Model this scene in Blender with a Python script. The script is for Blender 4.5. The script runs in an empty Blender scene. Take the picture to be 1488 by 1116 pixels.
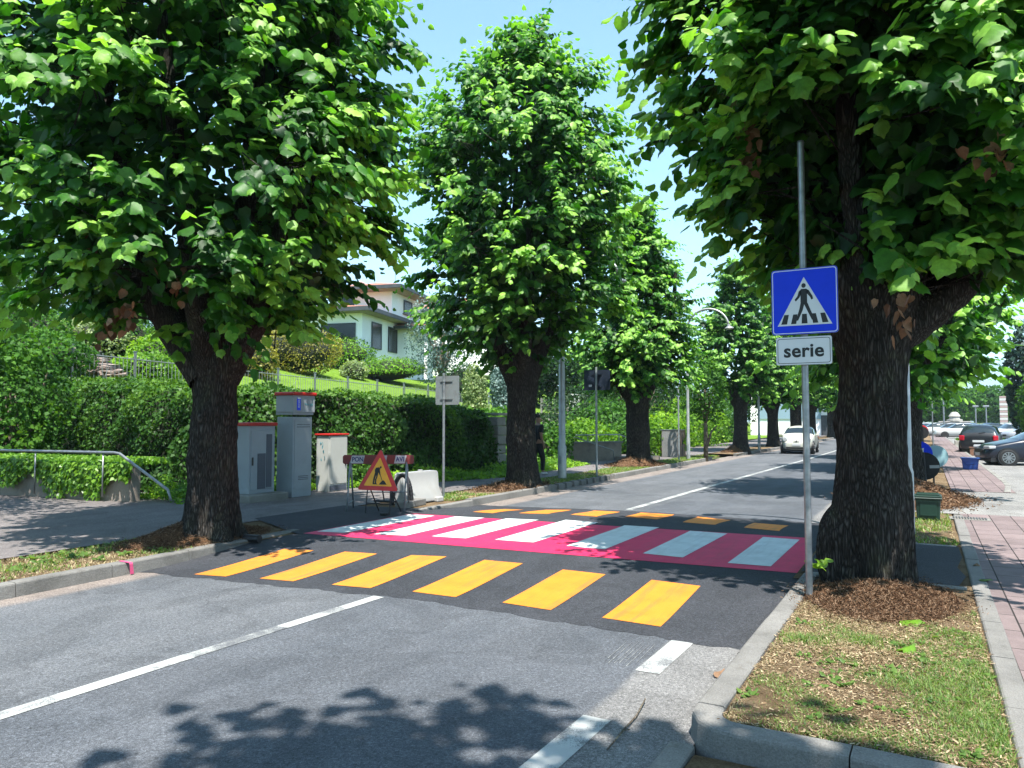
import bpy, bmesh, math, random
import numpy as np
from mathutils import Vector, Matrix
R_ = math.radians
S = bpy.context.scene
C = S.collection
# ---------------------------------------------------------------- camera
CAM_H = 1.7; YAW = 29.1; FPX = 1075.0
PIT = math.atan(54/FPX)
cam = bpy.data.cameras.new('camera'); camo = bpy.data.objects.new('camera', cam); C.objects.link(camo)
cam.sensor_width = 36; cam.lens = FPX/1488*36; cam.clip_start = .05; cam.clip_end = 20000
camo.location = (0, 0, CAM_H); camo.rotation_euler = (R_(90)+PIT, 0, R_(YAW))
S.camera = camo
# ---------------------------------------------------------------- light
SUN_EL = 65.0; SUN_AZ = 142.0            # azimuth clockwise from +Y of the place the sun stands at
w = bpy.data.worlds.new('World'); S.world = w; w.use_nodes = True
nt = w.node_tree; bg = nt.nodes['Background']
sky = nt.nodes.new('ShaderNodeTexSky'); sky.sky_type = 'NISHITA'; sky.sun_disc = False
sky.sun_elevation = R_(SUN_EL); sky.sun_rotation = R_(SUN_AZ)
sky.air_density = 1.0; sky.dust_density = 1.2; sky.ozone_density = 1.6; sky.altitude = 200
tn = nt.nodes.new('ShaderNodeMixRGB'); tn.blend_type = 'MULTIPLY'; tn.inputs[0].default_value = 1; tn.inputs[2].default_value = (.90, 1.20, 1.22, 1)
nt.links.new(sky.outputs[0], tn.inputs[1]); nt.links.new(tn.outputs[0], bg.inputs[0]); bg.inputs[1].default_value = .092
sl = bpy.data.lights.new('sun', 'SUN'); so = bpy.data.objects.new('sun', sl); C.objects.link(so)
sl.energy = 5.0; sl.angle = R_(.53); sl.color = (1, .955, .88)
ts = Vector((math.sin(R_(SUN_AZ))*math.cos(R_(SUN_EL)), math.cos(R_(SUN_AZ))*math.cos(R_(SUN_EL)), math.sin(R_(SUN_EL))))
so.rotation_euler = ts.to_track_quat('Z', 'Y').to_euler()
so.location = (0, 0, 30)
S.view_settings.view_transform = 'Standard'; S.view_settings.look = 'None'
S.view_settings.exposure = 1.52; S.view_settings.gamma = 1
S.render.engine = 'CYCLES'
cy = S.cycles
cy.max_bounces = 6; cy.diffuse_bounces = 3; cy.glossy_bounces = 3; cy.transmission_bounces = 4; cy.transparent_max_bounces = 6
cy.volume_bounces = 1; cy.volume_max_steps = 64; cy.caustics_reflective = False; cy.caustics_refractive = False; cy.sample_clamp_indirect = 4
cy.use_denoising = True
try: cy.denoiser = 'OPENIMAGEDENOISE'
except Exception: pass
# ---------------------------------------------------------------- pixel helpers (used only to look up where things stand)
_p = PIT; _y = R_(YAW)
vF = np.array([-math.sin(_y)*math.cos(_p), math.cos(_y)*math.cos(_p), math.sin(_p)])
vR = np.array([math.cos(_y), math.sin(_y), 0.]); vU = np.cross(vR, vF)
def ray(x, y): return vF*FPX + vR*(x-744) - vU*(y-558)
def G(x, y, z=0.):
    d = ray(x, y); t = (z-CAM_H)/d[2]; return np.array([0, 0, CAM_H])+d*t
def Dp(x, y, dep): return np.array([0, 0, CAM_H])+ray(x, y)/FPX*dep
# ---------------------------------------------------------------- object helpers
def tag(o, label=None, cat=None, group=None, kind=None):
    if label: o['label'] = label
    if cat: o['category'] = cat
    if group: o['group'] = group
    if kind: o['kind'] = kind
    return o
def thing(name, loc, label, cat, group=None, rz=0, kind=None):
    o = bpy.data.objects.new(name, None); C.objects.link(o); o.empty_display_size = .1
    o.location = loc; o.rotation_euler = (0, 0, rz)
    return tag(o, label, cat, group, kind)
def npmesh(name, V, Fq, mat=None, parent=None, tint=None, smooth=False, mats=None, midx=None):
    """V (n,3); Fq (m,k) int array, k equal for all faces"""
    V = np.asarray(V, np.float32); Fq = np.asarray(Fq, np.int32)
    me = bpy.data.meshes.new(name)
    k = Fq.shape[1]; m = len(Fq)
    me.vertices.add(len(V)); me.vertices.foreach_set('co', V.ravel())
    me.loops.add(m*k); me.loops.foreach_set('vertex_index', Fq.ravel())
    me.polygons.add(m); me.polygons.foreach_set('loop_start', np.arange(0, m*k, k, dtype=np.int32))
    me.polygons.foreach_set('loop_total', np.full(m, k, np.int32))
    if smooth: me.polygons.foreach_set('use_smooth', np.ones(m, bool))
    for q in (mats or ([mat] if mat else [])): me.materials.append(q)
    if midx is not None: me.polygons.foreach_set('material_index', np.asarray(midx, np.int32))
    if tint is not None:
        a = me.attributes.new('tint', 'FLOAT', 'POINT'); a.data.foreach_set('value', np.asarray(tint, np.float32))
    me.update(calc_edges=True); me.validate()
    o = bpy.data.objects.new(name, me); C.objects.link(o)
    if parent: o.parent = parent
    return o
class MB:
    """collects shapes; build() links them as one mesh object"""
    def __init__(s): s.v = []; s.f = []; s.m = []
    def add(s, V, F, mi=0, M=None):
        b = len(s.v)
        for p in V:
            p = Vector(p)
            if M is not None: p = M @ p
            s.v.append(tuple(p))
        for q in F: s.f.append(tuple(b+i for i in q)); s.m.append(mi)
        return s
    def box(s, c, d, mi=0, M=None, rz=0, taper=1.0, bev=0.0):
        x, y, z = d[0]/2, d[1]/2, d[2]/2
        if bev > 0:
            b = min(bev, x*.9, y*.9, z*.9); V = []; 
            bm = bmesh.new(); bmesh.ops.create_cube(bm, size=1)
            for q in bm.verts: q.co = Vector((q.co.x*2*x, q.co.y*2*y, q.co.z*2*z))
            bmesh.ops.bevel(bm, geom=bm.edges[:], offset=b, segments=2, affect='EDGES', profile=.5)
            for q in bm.verts:
                t = 1+(taper-1)*(q.co.z+z)/(2*z); q.co.x *= t; q.co.y *= t
            T = Matrix.Translation(c) @ Matrix.Rotation(rz, 4, 'Z')
            if M is not None: T = M @ T
            bm.verts.index_update()
            s.add([q.co for q in bm.verts], [[q.index for q in f.verts] for f in bm.faces], mi, T); bm.free(); return s
        V = [(-x, -y, -z), (x, -y, -z), (x, y, -z), (-x, y, -z), (-x*taper, -y*taper, z), (x*taper, -y*taper, z), (x*taper, y*taper, z), (-x*taper, y*taper, z)]
        T = Matrix.Translation(c) @ Matrix.Rotation(rz, 4, 'Z')
        if M is not None: T = M @ T
        return s.add(V, [(0, 3, 2, 1), (4, 5, 6, 7), (0, 1, 5, 4), (1, 2, 6, 5), (2, 3, 7, 6), (3, 0, 4, 7)], mi, T)
    def tube(s, pts, r, n=10, mi=0, cap=True, M=None):
        P = [Vector(p) for p in pts]; rr = r if hasattr(r, '__len__') else [r]*len(P)
        V = []; F = []; up = None
        for i, p in enumerate(P):
            t = (P[min(i+1, len(P)-1)]-P[max(i-1, 0)]).normalized()
            if up is None: up = Vector((0, 0, 1)) if abs(t.z) < .9 else Vector((1, 0, 0))
            a = (up-t*up.dot(t)).normalized(); up = a; b = t.cross(a)
            for k in range(n):
                an = 2*math.pi*k/n; V.append(p+(a*math.cos(an)+b*math.sin(an))*rr[i])
        for i in range(len(P)-1):
            for k in range(n): F.append((i*n+k, i*n+(k+1) % n, (i+1)*n+(k+1) % n, (i+1)*n+k))
        if cap: F.append(tuple(range(n-1, -1, -1))); F.append(tuple((len(P)-1)*n+k for k in range(n)))
        return s.add(V, F, mi, M)
    def cyl(s, a, b, r, n=16, mi=0, M=None): return s.tube([a, b], r, n, mi, True, M)
    def prism(s, pts, z0, z1, mi=0, M=None):
        """pts 2-D polygon (x, y) counter-clockwise, extruded z0..z1"""
        n = len(pts)
        V = [(p[0], p[1], z0) for p in pts]+[(p[0], p[1], z1) for p in pts]
        F = [tuple(range(n-1, -1, -1)), tuple(range(n, 2*n))]+[(i, (i+1) % n, n+(i+1) % n, n+i) for i in range(n)]
        return s.add(V, F, mi, M)
    def build(s, name, mat, parent=None, smooth=False, loc=None, auto=None):
        me = bpy.data.meshes.new(name); me.from_pydata(s.v, [], s.f)
        for q in (mat if isinstance(mat, (list, tuple)) else [mat]): me.materials.append(q)
        me.polygons.foreach_set('material_index', s.m)
        if smooth: me.polygons.foreach_set('use_smooth', [True]*len(s.f))
        me.update(); 
        if auto:
            try: me.set_sharp_from_angle(angle=R_(auto))
            except Exception: pass
        o = bpy.data.objects.new(name, me); C.objects.link(o)
        if parent: o.parent = parent
        if loc: o.location = loc
        return o
def smooth_by_angle(o, a=35):
    o.data.polygons.foreach_set('use_smooth', [True]*len(o.data.polygons))
    o.data.set_sharp_from_angle(angle=R_(a)); return o
def copy_tree(o, parent=None, top=True):
    c = o.copy(); C.objects.link(c); c.parent = parent
    for ch in list(o.children): copy_tree(ch, c, False)
    return c
def text_mb(s, size, bold=0.0, sx=1.0, spacing=1.0, thick=.0008):
    """triangles of a lettering centred on the origin in the XY plane"""
    cu = bpy.data.curves.new('t', 'FONT'); cu.body = s; cu.size = size; cu.offset = bold; cu.extrude = thick
    cu.align_x = 'CENTER'; cu.align_y = 'CENTER'; cu.space_character = spacing; cu.resolution_u = 6
    o = bpy.data.objects.new('t', cu); C.objects.link(o)
    bpy.context.view_layer.update()
    me = bpy.data.meshes.new_from_object(o.evaluated_get(bpy.context.evaluated_depsgraph_get()))
    V = [(v.co.x*sx, v.co.y, v.co.z) for v in me.vertices]; F = [tuple(p.vertices) for p in me.polygons]
    bpy.data.objects.remove(o); bpy.data.curves.remove(cu); bpy.data.meshes.remove(me)
    return V, F
# ---------------------------------------------------------------- noise in numpy
def nz(P, sc=1.0, seed=0, oct_=3):
    """smooth pseudo noise about -1..1 from sums of rotated sines"""
    r = np.random.RandomState(1000+seed); out = np.zeros(len(P)); amp = 1; tot = 0
    for o in range(oct_):
        for k in range(4):
            d = r.normal(size=3); d /= np.linalg.norm(d)
            out += amp*np.sin(P@d*sc*(1.7**o)*2.1*(.8+.4*r.rand())+r.rand()*6.28)*.5
        tot += amp; amp *= .55
    return out/tot
# ---------------------------------------------------------------- materials
_M = {}
KA, KL = .62, .85      # real-world albedo of built things and of leaves, exposure is set for the shade
def nodes(m):
    m.use_nodes = True; t = m.node_tree; return t, t.nodes, t.links, t.nodes['Principled BSDF']
def mat(name, col, rough=.6, metal=0., var=0., vscale=6., bump=0., bscale=60., spec=.5, coat=0., dirt=None, dscale=2., dlo=.5, dhi=.7):
    """plain procedural material: colour with noise variation, optional dirt patches and bump"""
    if name in _M: return _M[name]
    col = tuple(c*KA for c in col); dirt = tuple(c*KA for c in dirt) if dirt else None
    m = bpy.data.materials.new(name); t, N, L, b = nodes(m)
    b.inputs['Roughness'].default_value = rough; b.inputs['Metallic'].default_value = metal
    b.inputs['Specular IOR Level'].default_value = spec; b.inputs['Coat Weight'].default_value = coat
    tc = N.new('ShaderNodeTexCoord'); co = tc.outputs['Object']
    out = None
    if var > 0:
        n = N.new('ShaderNodeTexNoise'); n.inputs['Scale'].default_value = vscale; n.inputs['Detail'].default_value = 6
        L.new(co, n.inputs['Vector'])
        r = N.new('ShaderNodeValToRGB'); r.color_ramp.elements[0].position = .3; r.color_ramp.elements[1].position = .7
        r.color_ramp.elements[0].color = (*[c*(1-var) for c in col], 1); r.color_ramp.elements[1].color = (*[min(1, c*(1+var)) for c in col], 1)
        L.new(n.outputs['Fac'], r.inputs[0]); out = r.outputs[0]
    if dirt:
        n = N.new('ShaderNodeTexNoise'); n.inputs['Scale'].default_value = dscale; n.inputs['Detail'].default_value = 8; n.inputs['Roughness'].default_value = .65
        L.new(co, n.inputs['Vector'])
        r = N.new('ShaderNodeValToRGB'); r.color_ramp.elements[0].position = dlo; r.color_ramp.elements[1].position = dhi
        L.new(n.outputs['Fac'], r.inputs[0])
        x = N.new('ShaderNodeMixRGB'); L.new(r.outputs[0], x.inputs[0])
        if out: L.new(out, x.inputs[1])
        else: x.inputs[1].default_value = (*col, 1)
        x.inputs[2].default_value = (*dirt, 1); out = x.outputs[0]
    if out: L.new(out, b.inputs['Base Color'])
    else: b.inputs['Base Color'].default_value = (*col, 1)
    if bump > 0:
        n = N.new('ShaderNodeTexNoise'); n.inputs['Scale'].default_value = bscale; n.inputs['Detail'].default_value = 5
        L.new(co, n.inputs['Vector'])
        u = N.new('ShaderNodeBump'); u.inputs['Strength'].default_value = min(1, bump); u.inputs['Distance'].default_value = .01
        L.new(n.outputs['Fac'], u.inputs['Height']); L.new(u.outputs[0], b.inputs['Normal'])
    _M[name] = m; return m
def leafmat(name, dark, mid, light, trans=.35, rough=.42, spec=.5, tcol=None):
    if name in _M: return _M[name]
    dark, mid, light = [tuple(c*KL for c in q) for q in (dark, mid, light)]
    m = bpy.data.materials.new(name); t, N, L, b = nodes(m)
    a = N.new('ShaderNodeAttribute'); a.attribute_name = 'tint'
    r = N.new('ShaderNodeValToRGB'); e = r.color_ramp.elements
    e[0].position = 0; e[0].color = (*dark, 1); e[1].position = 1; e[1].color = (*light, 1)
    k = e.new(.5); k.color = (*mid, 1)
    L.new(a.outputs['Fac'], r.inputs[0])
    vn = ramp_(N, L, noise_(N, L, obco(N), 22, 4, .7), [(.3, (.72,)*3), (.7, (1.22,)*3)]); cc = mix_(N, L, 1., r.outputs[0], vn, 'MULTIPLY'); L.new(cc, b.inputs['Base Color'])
    b.inputs['Roughness'].default_value = rough; b.inputs['Specular IOR Level'].default_value = spec
    tr = N.new('ShaderNodeBsdfTranslucent')
    g = N.new('ShaderNodeMixRGB'); g.blend_type = 'MULTIPLY'; g.inputs[0].default_value = 1
    L.new(cc, g.inputs[1]); g.inputs[2].default_value = (*(tcol or (2.6, 2.4, .9)), 1)
    L.new(g.outputs[0], tr.inputs[0])
    mx = N.new('ShaderNodeMixShader'); mx.inputs[0].default_value = trans
    L.new(b.outputs[0], mx.inputs[1]); L.new(tr.outputs[0], mx.inputs[2])
    L.new(mx.outputs[0], N['Material Output'].inputs[0]); _M[name] = m; return m
def math_(N, L, op, a, b=None, c=None):
    n = N.new('ShaderNodeMath'); n.operation = op
    for i, q in enumerate((a, b, c)):
        if q is None: continue
        if isinstance(q, (int, float)): n.inputs[i].default_value = q
        else: L.new(q, n.inputs[i])
    return n.outputs[0]
def noise_(N, L, co, scale, detail=6, rough=.5, dist=0):
    n = N.new('ShaderNodeTexNoise'); n.inputs['Scale'].default_value = scale; n.inputs['Detail'].default_value = detail
    n.inputs['Roughness'].default_value = rough; n.inputs['Distortion'].default_value = dist
    L.new(co, n.inputs['Vector']); return n.outputs['Fac']
def ramp_(N, L, f, stops):
    r = N.new('ShaderNodeValToRGB'); e = r.color_ramp.elements
    while len(e) < len(stops): e.new(.5)
    for q, (p, c) in zip(e, stops): q.position = p; q.color = (*c, 1) if len(c) == 3 else c
    L.new(f, r.inputs[0]); return r.outputs[0]
def mix_(N, L, f, a, b, bt='MIX'):
    n = N.new('ShaderNodeMixRGB'); n.blend_type = bt
    for i, q in enumerate((f, a, b)):
        if isinstance(q, tuple): n.inputs[i].default_value = (*q, 1)
        elif isinstance(q, (int, float)): n.inputs[i].default_value = q
        else: L.new(q, n.inputs[i])
    return n.outputs[0]
def obco(N): return N.new('ShaderNodeTexCoord').outputs['Object']
def bump_(N, L, b, h, st=.5, di=.01):
    u = N.new('ShaderNodeBump'); u.inputs['Strength'].default_value = st; u.inputs['Distance'].default_value = di
    L.new(h, u.inputs['Height']); L.new(u.outputs[0], b.inputs['Normal'])
def asphalt(name, c0, c1, speck=.35, wear=None, lane=False):
    m = bpy.data.materials.new(name); t, N, L, b = nodes(m); co = obco(N)
    big = noise_(N, L, co, .55, 7, .62, .6)
    mp = N.new('ShaderNodeMapping'); mp.inputs['Scale'].default_value = (2.4, .22, 1); L.new(co, mp.inputs[0])
    streak = noise_(N, L, mp.outputs[0], 1.0, 6, .6)
    f = math_(N, L, 'ADD', math_(N, L, 'MULTIPLY', big, .55), math_(N, L, 'MULTIPLY', streak, .45))
    base = ramp_(N, L, f, [(.33, c0), (.68, c1)])
    if lane:   # older, paler surface on the far side of the centre line
        sp = N.new('ShaderNodeSeparateXYZ'); L.new(co, sp.inputs[0])
        wv = math_(N, L, 'ADD', sp.outputs[0], math_(N, L, 'MULTIPLY', noise_(N, L, co, 1.2), .12))
        k = N.new('ShaderNodeMapRange'); k.inputs[1].default_value = -4.63; k.inputs[2].default_value = -4.68; L.new(wv, k.inputs[0])
        base = mix_(N, L, math_(N, L, 'MULTIPLY', k.outputs[0], .8), base, mix_(N, L, 1., base, (1.30, 1.26, 1.20), 'MULTIPLY'))
        # gravelly gutter strip along each kerb
        k2 = N.new('ShaderNodeMapRange'); k2.inputs[1].default_value = -7.3; k2.inputs[2].default_value = -7.45; L.new(wv, k2.inputs[0])
        base = mix_(N, L, math_(N, L, 'MULTIPLY', k2.outputs[0], .7), base, (.21, .17, .145))
        k3 = N.new('ShaderNodeMapRange'); k3.inputs[1].default_value = -1.72; k3.inputs[2].default_value = -1.66; L.new(wv, k3.inputs[0])
        base = mix_(N, L, math_(N, L, 'MULTIPLY', k3.outputs[0], .75), base, (.165, .16, .155))
    c6 = ramp_(N, L, noise_(N, L, co, 48, 4, .8), [(.34, (.62,)*3), (.5, (1,)*3), (.66, (1.45,)*3)]); base = mix_(N, L, .8, base, c6, 'MULTIPLY')
    pt_ = ramp_(N, L, noise_(N, L, co, .9, 3, .5, 1.5), [(.47, (.86,)*3), (.5, (1.06,)*3)]); base = mix_(N, L, .7, base, pt_, 'MULTIPLY')
    vo = N.new('ShaderNodeTexVoronoi'); vo.inputs['Scale'].default_value = 95; L.new(co, vo.inputs['Vector'])
    gr = noise_(N, L, co, 170, 3, .7)
    g = ramp_(N, L, gr, [(.36, (1-speck,)*3), (.5, (1,)*3), (.68, (1+speck*1.6,)*3)])
    base = mix_(N, L, 1., base, g, 'MULTIPLY')
    vo2 = N.new('ShaderNodeTexVoronoi'); vo2.inputs['Scale'].default_value = 62; L.new(co, vo2.inputs['Vector'])
    c2 = ramp_(N, L, vo2.outputs['Color'], [(.1, (.75,)*3), (.6, (1.,)*3), (.95, (1.38,)*3)]); base = mix_(N, L, .6, base, c2, 'MULTIPLY')
    cell = ramp_(N, L, vo.outputs['Color'], [(.1, (.7,)*3), (.9, (1.4,)*3)])
    base = mix_(N, L, .8, base, cell, 'MULTIPLY')
    # dark spots and stains
    st = ramp_(N, L, noise_(N, L, co, 1.7, 8, .7), [(.60, (1,)*3), (.72, (.72,)*3)])
    base = mix_(N, L, 1., base, st, 'MULTIPLY')
    # fine cracks
    cr = N.new('ShaderNodeTexVoronoi'); cr.feature = 'DISTANCE_TO_EDGE'; cr.inputs['Scale'].default_value = .55
    wco = N.new('ShaderNodeVectorMath'); wco.operation = 'ADD'
    ns = N.new('ShaderNodeTexNoise'); ns.inputs['Scale'].default_value = 2.2; ns.inputs['Detail'].default_value = 8; L.new(co, ns.inputs['Vector'])
    L.new(co, wco.inputs[0]); L.new(ns.outputs['Color'], wco.inputs[1]); L.new(wco.outputs[0], cr.inputs['Vector'])
    if wear:
        ck = ramp_(N, L, cr.outputs['Distance'], [(.0, (.45,)*3), (.006, (1,)*3)])
        gate = ramp_(N, L, noise_(N, L, co, .35, 2), [(.5, (0,)*3), (.56, (1,)*3)])
        base = mix_(N, L, math_(N, L, 'MULTIPLY', gate, wear), base, mix_(N, L, 1., base, ck, 'MULTIPLY'))
    L.new(base, b.inputs['Base Color']); b.inputs['Roughness'].default_value = .85; b.inputs['Specular IOR Level'].default_value = .3
    h = math_(N, L, 'ADD', gr, math_(N, L, 'MULTIPLY', vo.outputs['Distance'], .8)); bump_(N, L, b, h, .7, .006)
    _M[name] = m; return m
def paint(name, col, under, wear=.62, fine=.45, rough=.6, tyre=None):
    """road paint, worn through to the asphalt in scratches"""
    m = bpy.data.materials.new(name); t, N, L, b = nodes(m); co = obco(N)
    big = noise_(N, L, co, 2.2, 7, .7); gr = noise_(N, L, co, 140, 4, .7)
    s = math_(N, L, 'ADD', math_(N, L, 'MULTIPLY', big, .6), math_(N, L, 'MULTIPLY', gr, .4))
    k = ramp_(N, L, s, [(wear-.035, (0,)*3), (wear+.03, (1,)*3)])
    var = ramp_(N, L, noise_(N, L, co, 5, 6), [(.3, (.86,)*3), (.7, (1.06,)*3)])
    c = mix_(N, L, 1., tuple(col), var, 'MULTIPLY')
    if tyre:
        mp = N.new('ShaderNodeMapping'); mp.inputs['Scale'].default_value = (9, .5, 1); L.new(co, mp.inputs[0])
        ty = noise_(N, L, mp.outputs[0], 1.2, 7, .75)
        tk = ramp_(N, L, ty, [(.50, (0,)*3), (.66, (1,)*3)])
        c = mix_(N, L, math_(N, L, 'MULTIPLY', tk, tyre), c, (.07, .06, .055))
    c = mix_(N, L, k, c, tuple(under)); L.new(c, b.inputs['Base Color'])
    b.inputs['Roughness'].default_value = rough; b.inputs['Specular IOR Level'].default_value = .35
    bump_(N, L, b, gr, .5, .004); _M[name] = m; return m
M_ASPH = asphalt('old_asphalt', (.050, .056, .066), (.088, .094, .106), .5, .8, True)
M_NEW = asphalt('new_asphalt', (.023, .025, .030), (.038, .040, .047), .42)
M_WALK = asphalt('walk_asphalt', (.105, .094, .093), (.165, .148, .145), .22, .4)
M_LOT = asphalt('lot_asphalt', (.14, .135, .13), (.22, .215, .205), .25, .4)
M_YEL = paint('yellow_paint', (.62, .195, .016), (.05, .05, .055), .66, tyre=.42)
M_WHT = paint('white_paint', (.53, .57, .56), (.06, .06, .065), .70, tyre=.25)
M_LINE = paint('lane_paint', (.36, .37, .36), (.11, .113, .12), .535)
M_FADED = paint('faded_paint', (.30, .31, .30), (.10, .104, .112), .47)
M_RED = paint('red_paint', (.56, .018, .085), (.07, .04, .045), .72, tyre=.18)
def concrete(name, c, joints=0., ax=1):
    m = bpy.data.materials.new(name); t, N, L, b = nodes(m); co = obco(N)
    c = tuple(q*KA for q in c)
    f = noise_(N, L, co, 1.6, 9, .7)
    base = ramp_(N, L, f, [(.3, tuple(q*.62 for q in c)), (.5, c), (.72, tuple(min(1, q*1.22) for q in c))])
    g = ramp_(N, L, noise_(N, L, co, 120, 3), [(.35, (.8,)*3), (.65, (1.15,)*3)])
    base = mix_(N, L, 1., base, g, 'MULTIPLY')
    st = ramp_(N, L, noise_(N, L, co, 4.5, 8, .75), [(.58, (1,)*3), (.75, (.55, .5, .42))])
    base = mix_(N, L, .8, base, st, 'MULTIPLY')
    L.new(base, b.inputs['Base Color']); b.inputs['Roughness'].default_value = .9; b.inputs['Specular IOR Level'].default_value = .25
    bump_(N, L, b, noise_(N, L, co, 45, 8, .7), .7, .012); _M[name] = m; return m
M_KERB = concrete('kerb_concrete', (.27, .26, .245))
M_CONC = concrete('concrete', (.32, .31, .285))
M_WALL = concrete('pink_wall', (.40, .34, .29))
def soil_mat(name, a, b_, c):
    m = bpy.data.materials.new(name); t, N, L, b = nodes(m); co = obco(N)
    a, b_, c = [tuple(q*KA for q in z_) for z_ in (a, b_, c)]
    f = noise_(N, L, co, 2.6, 9, .72)
    base = ramp_(N, L, f, [(.34, a), (.5, b_), (.66, c)])
    g = ramp_(N, L, noise_(N, L, co, 70, 5, .75), [(.3, (.55,)*3), (.7, (1.4,)*3)])
    L.new(mix_(N, L, 1., base, g, 'MULTIPLY'), b.inputs['Base Color']); b.inputs['Roughness'].default_value = .95
    b.inputs['Specular IOR Level'].default_value = .1
    bump_(N, L, b, noise_(N, L, co, 60, 8, .75), 1., .03); _M[name] = m; return m
M_SOIL = soil_mat('dry_soil', (.13, .085, .045), (.26, .18, .105), (.36, .27, .17))
M_MULCH = soil_mat('mulch_base', (.08, .042, .024), (.16, .085, .045), (.26, .15, .08))
M_TURF = soil_mat('turf_base', (.06, .13, .015), (.12, .24, .025), (.2, .3, .05))
def brick_mat():
    m = bpy.data.materials.new('pink_pavers'); t, N, L, b = nodes(m); co = obco(N)
    mp = N.new('ShaderNodeMapping'); mp.inputs['Rotation'].default_value = (0, 0, R_(90)); L.new(co, mp.inputs[0])
    br = N.new('ShaderNodeTexBrick'); L.new(mp.outputs[0], br.inputs['Vector'])
    br.inputs['Scale'].default_value = 1; br.inputs['Brick Width'].default_value = .52; br.inputs['Row Height'].default_value = .30
    br.inputs['Mortar Size'].default_value = .007; br.inputs['Mortar Smooth'].default_value = .3; br.offset = .5
    br.inputs['Color1'].default_value = (.150, .116, .115, 1); br.inputs['Color2'].default_value = (.19, .147, .145, 1); br.inputs['Mortar'].default_value = (.03, .026, .024, 1)
    v = ramp_(N, L, noise_(N, L, co, 3, 8, .7), [(.3, (.78,)*3), (.7, (1.15,)*3)])
    g = ramp_(N, L, noise_(N, L, co, 140, 3, .7), [(.35, (.85,)*3), (.65, (1.12,)*3)])
    c = mix_(N, L, 1., mix_(N, L, 1., br.outputs[0], v, 'MULTIPLY'), g, 'MULTIPLY')
    L.new(c, b.inputs['Base Color']); b.inputs['Roughness'].default_value = .9; b.inputs['Specular IOR Level'].default_value = .2
    h = math_(N, L, 'SUBTRACT', math_(N, L, 'MULTIPLY', noise_(N, L, co, 90, 5), .3), br.outputs['Fac']); bump_(N, L, b, h, .8, .008)
    _M['brick'] = m; return m
M_BRICK = brick_mat()
def bark_mat(name, a, b_, c, xy=14):
    m = bpy.data.materials.new(name); t, N, L, b = nodes(m); co = obco(N)
    mp = N.new('ShaderNodeMapping'); mp.inputs['Scale'].default_value = (1, 1, .17); L.new(co, mp.inputs[0])
    vo = N.new('ShaderNodeTexVoronoi'); vo.feature = 'DISTANCE_TO_EDGE'; vo.inputs['Scale'].default_value = xy
    wc = N.new('ShaderNodeVectorMath'); wc.operation = 'ADD'
    ns = N.new('ShaderNodeTexNoise'); ns.inputs['Scale'].default_value = 6; ns.inputs['Detail'].default_value = 5; L.new(mp.outputs[0], ns.inputs['Vector'])
    sc = N.new('ShaderNodeVectorMath'); sc.operation = 'SCALE'; sc.inputs['Scale'].default_value = .16; L.new(ns.outputs['Color'], sc.inputs[0])
    L.new(mp.outputs[0], wc.inputs[0]); L.new(sc.outputs[0], wc.inputs[1]); L.new(wc.outputs[0], vo.inputs['Vector'])
    fi = noise_(N, L, mp.outputs[0], 60, 6, .7)
    f = math_(N, L, 'ADD', math_(N, L, 'MULTIPLY', vo.outputs['Distance'], 1.6), math_(N, L, 'MULTIPLY', fi, .35))
    base = ramp_(N, L, f, [(.06, a), (.42, b_), (1.0, c)])
    pt = ramp_(N, L, noise_(N, L, co, 2.6, 8, .65, .5), [(.30, (.6, .6, .6)), (.52, (1., 1., .98)), (.66, (1.25, 1.35, 1.05)), (.74, (1.9, 2.1, 1.6))])
    L.new(mix_(N, L, 1., base, pt, 'MULTIPLY'), b.inputs['Base Color']); b.inputs['Roughness'].default_value = .95; b.inputs['Specular IOR Level'].default_value = .12
    bump_(N, L, b, f, 1., .035); _M[name] = m; return m
M_BARK = bark_mat('lime_bark', (.006, .0055, .005), (.040, .036, .033), (.12, .112, .105), 40)
M_BARK2 = bark_mat('grey_bark', (.05, .04, .03), (.18, .15, .12), (.3, .26, .2), 25)
M_LEAF = leafmat('lime_leaf', (.008, .042, .010), (.045, .165, .014), (.30, .53, .085), .31, .50, .35, (1.8, 2.3, .7))
M_LEAF_DEAD = leafmat('dead_leaf', (.12, .06, .035), (.24, .13, .075), (.38, .25, .16), .25, .7, .2, (1.3, 1.1, .8))
M_HEDGE = leafmat('hedge_leaf', (.015, .05, .008), (.04, .12, .014), (.11, .23, .022), .25, .55, .3)
M_CREEP = leafmat('creeper_leaf', (.05, .14, .012), (.11, .26, .02), (.2, .36, .03), .35, .4, .5)
M_GRASS = leafmat('grass_blade', (.05, .11, .02), (.11, .20, .04), (.22, .31, .08), .35, .5, .3)
M_STRAW = leafmat('dry_grass', (.26, .20, .11), (.42, .34, .20), (.56, .48, .30), .3, .8, .1, (1.2, 1.1, .8))
M_GALV = mat('galvanised_steel', (.42, .44, .46), .42, .75, .22, 14, .1, 80)
M_POLE = mat('grey_painted_pole', (.36, .40, .41), .5, .3, .15, 5)
M_SIGNBACK = mat('sign_back', (.22, .24, .26), .5, .4, .2, 5)
M_BLACK = mat('black_plastic', (.012, .012, .014), .5)
M_IRON = mat('dark_iron', (.03, .032, .035), .55, .4, .2, 12)
M_CORE = mat('shade_core', (.02, .028, .01), .95, 0, .4, 9)  # near-black colour stands for the shade deep inside hedges and shrubs
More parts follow.
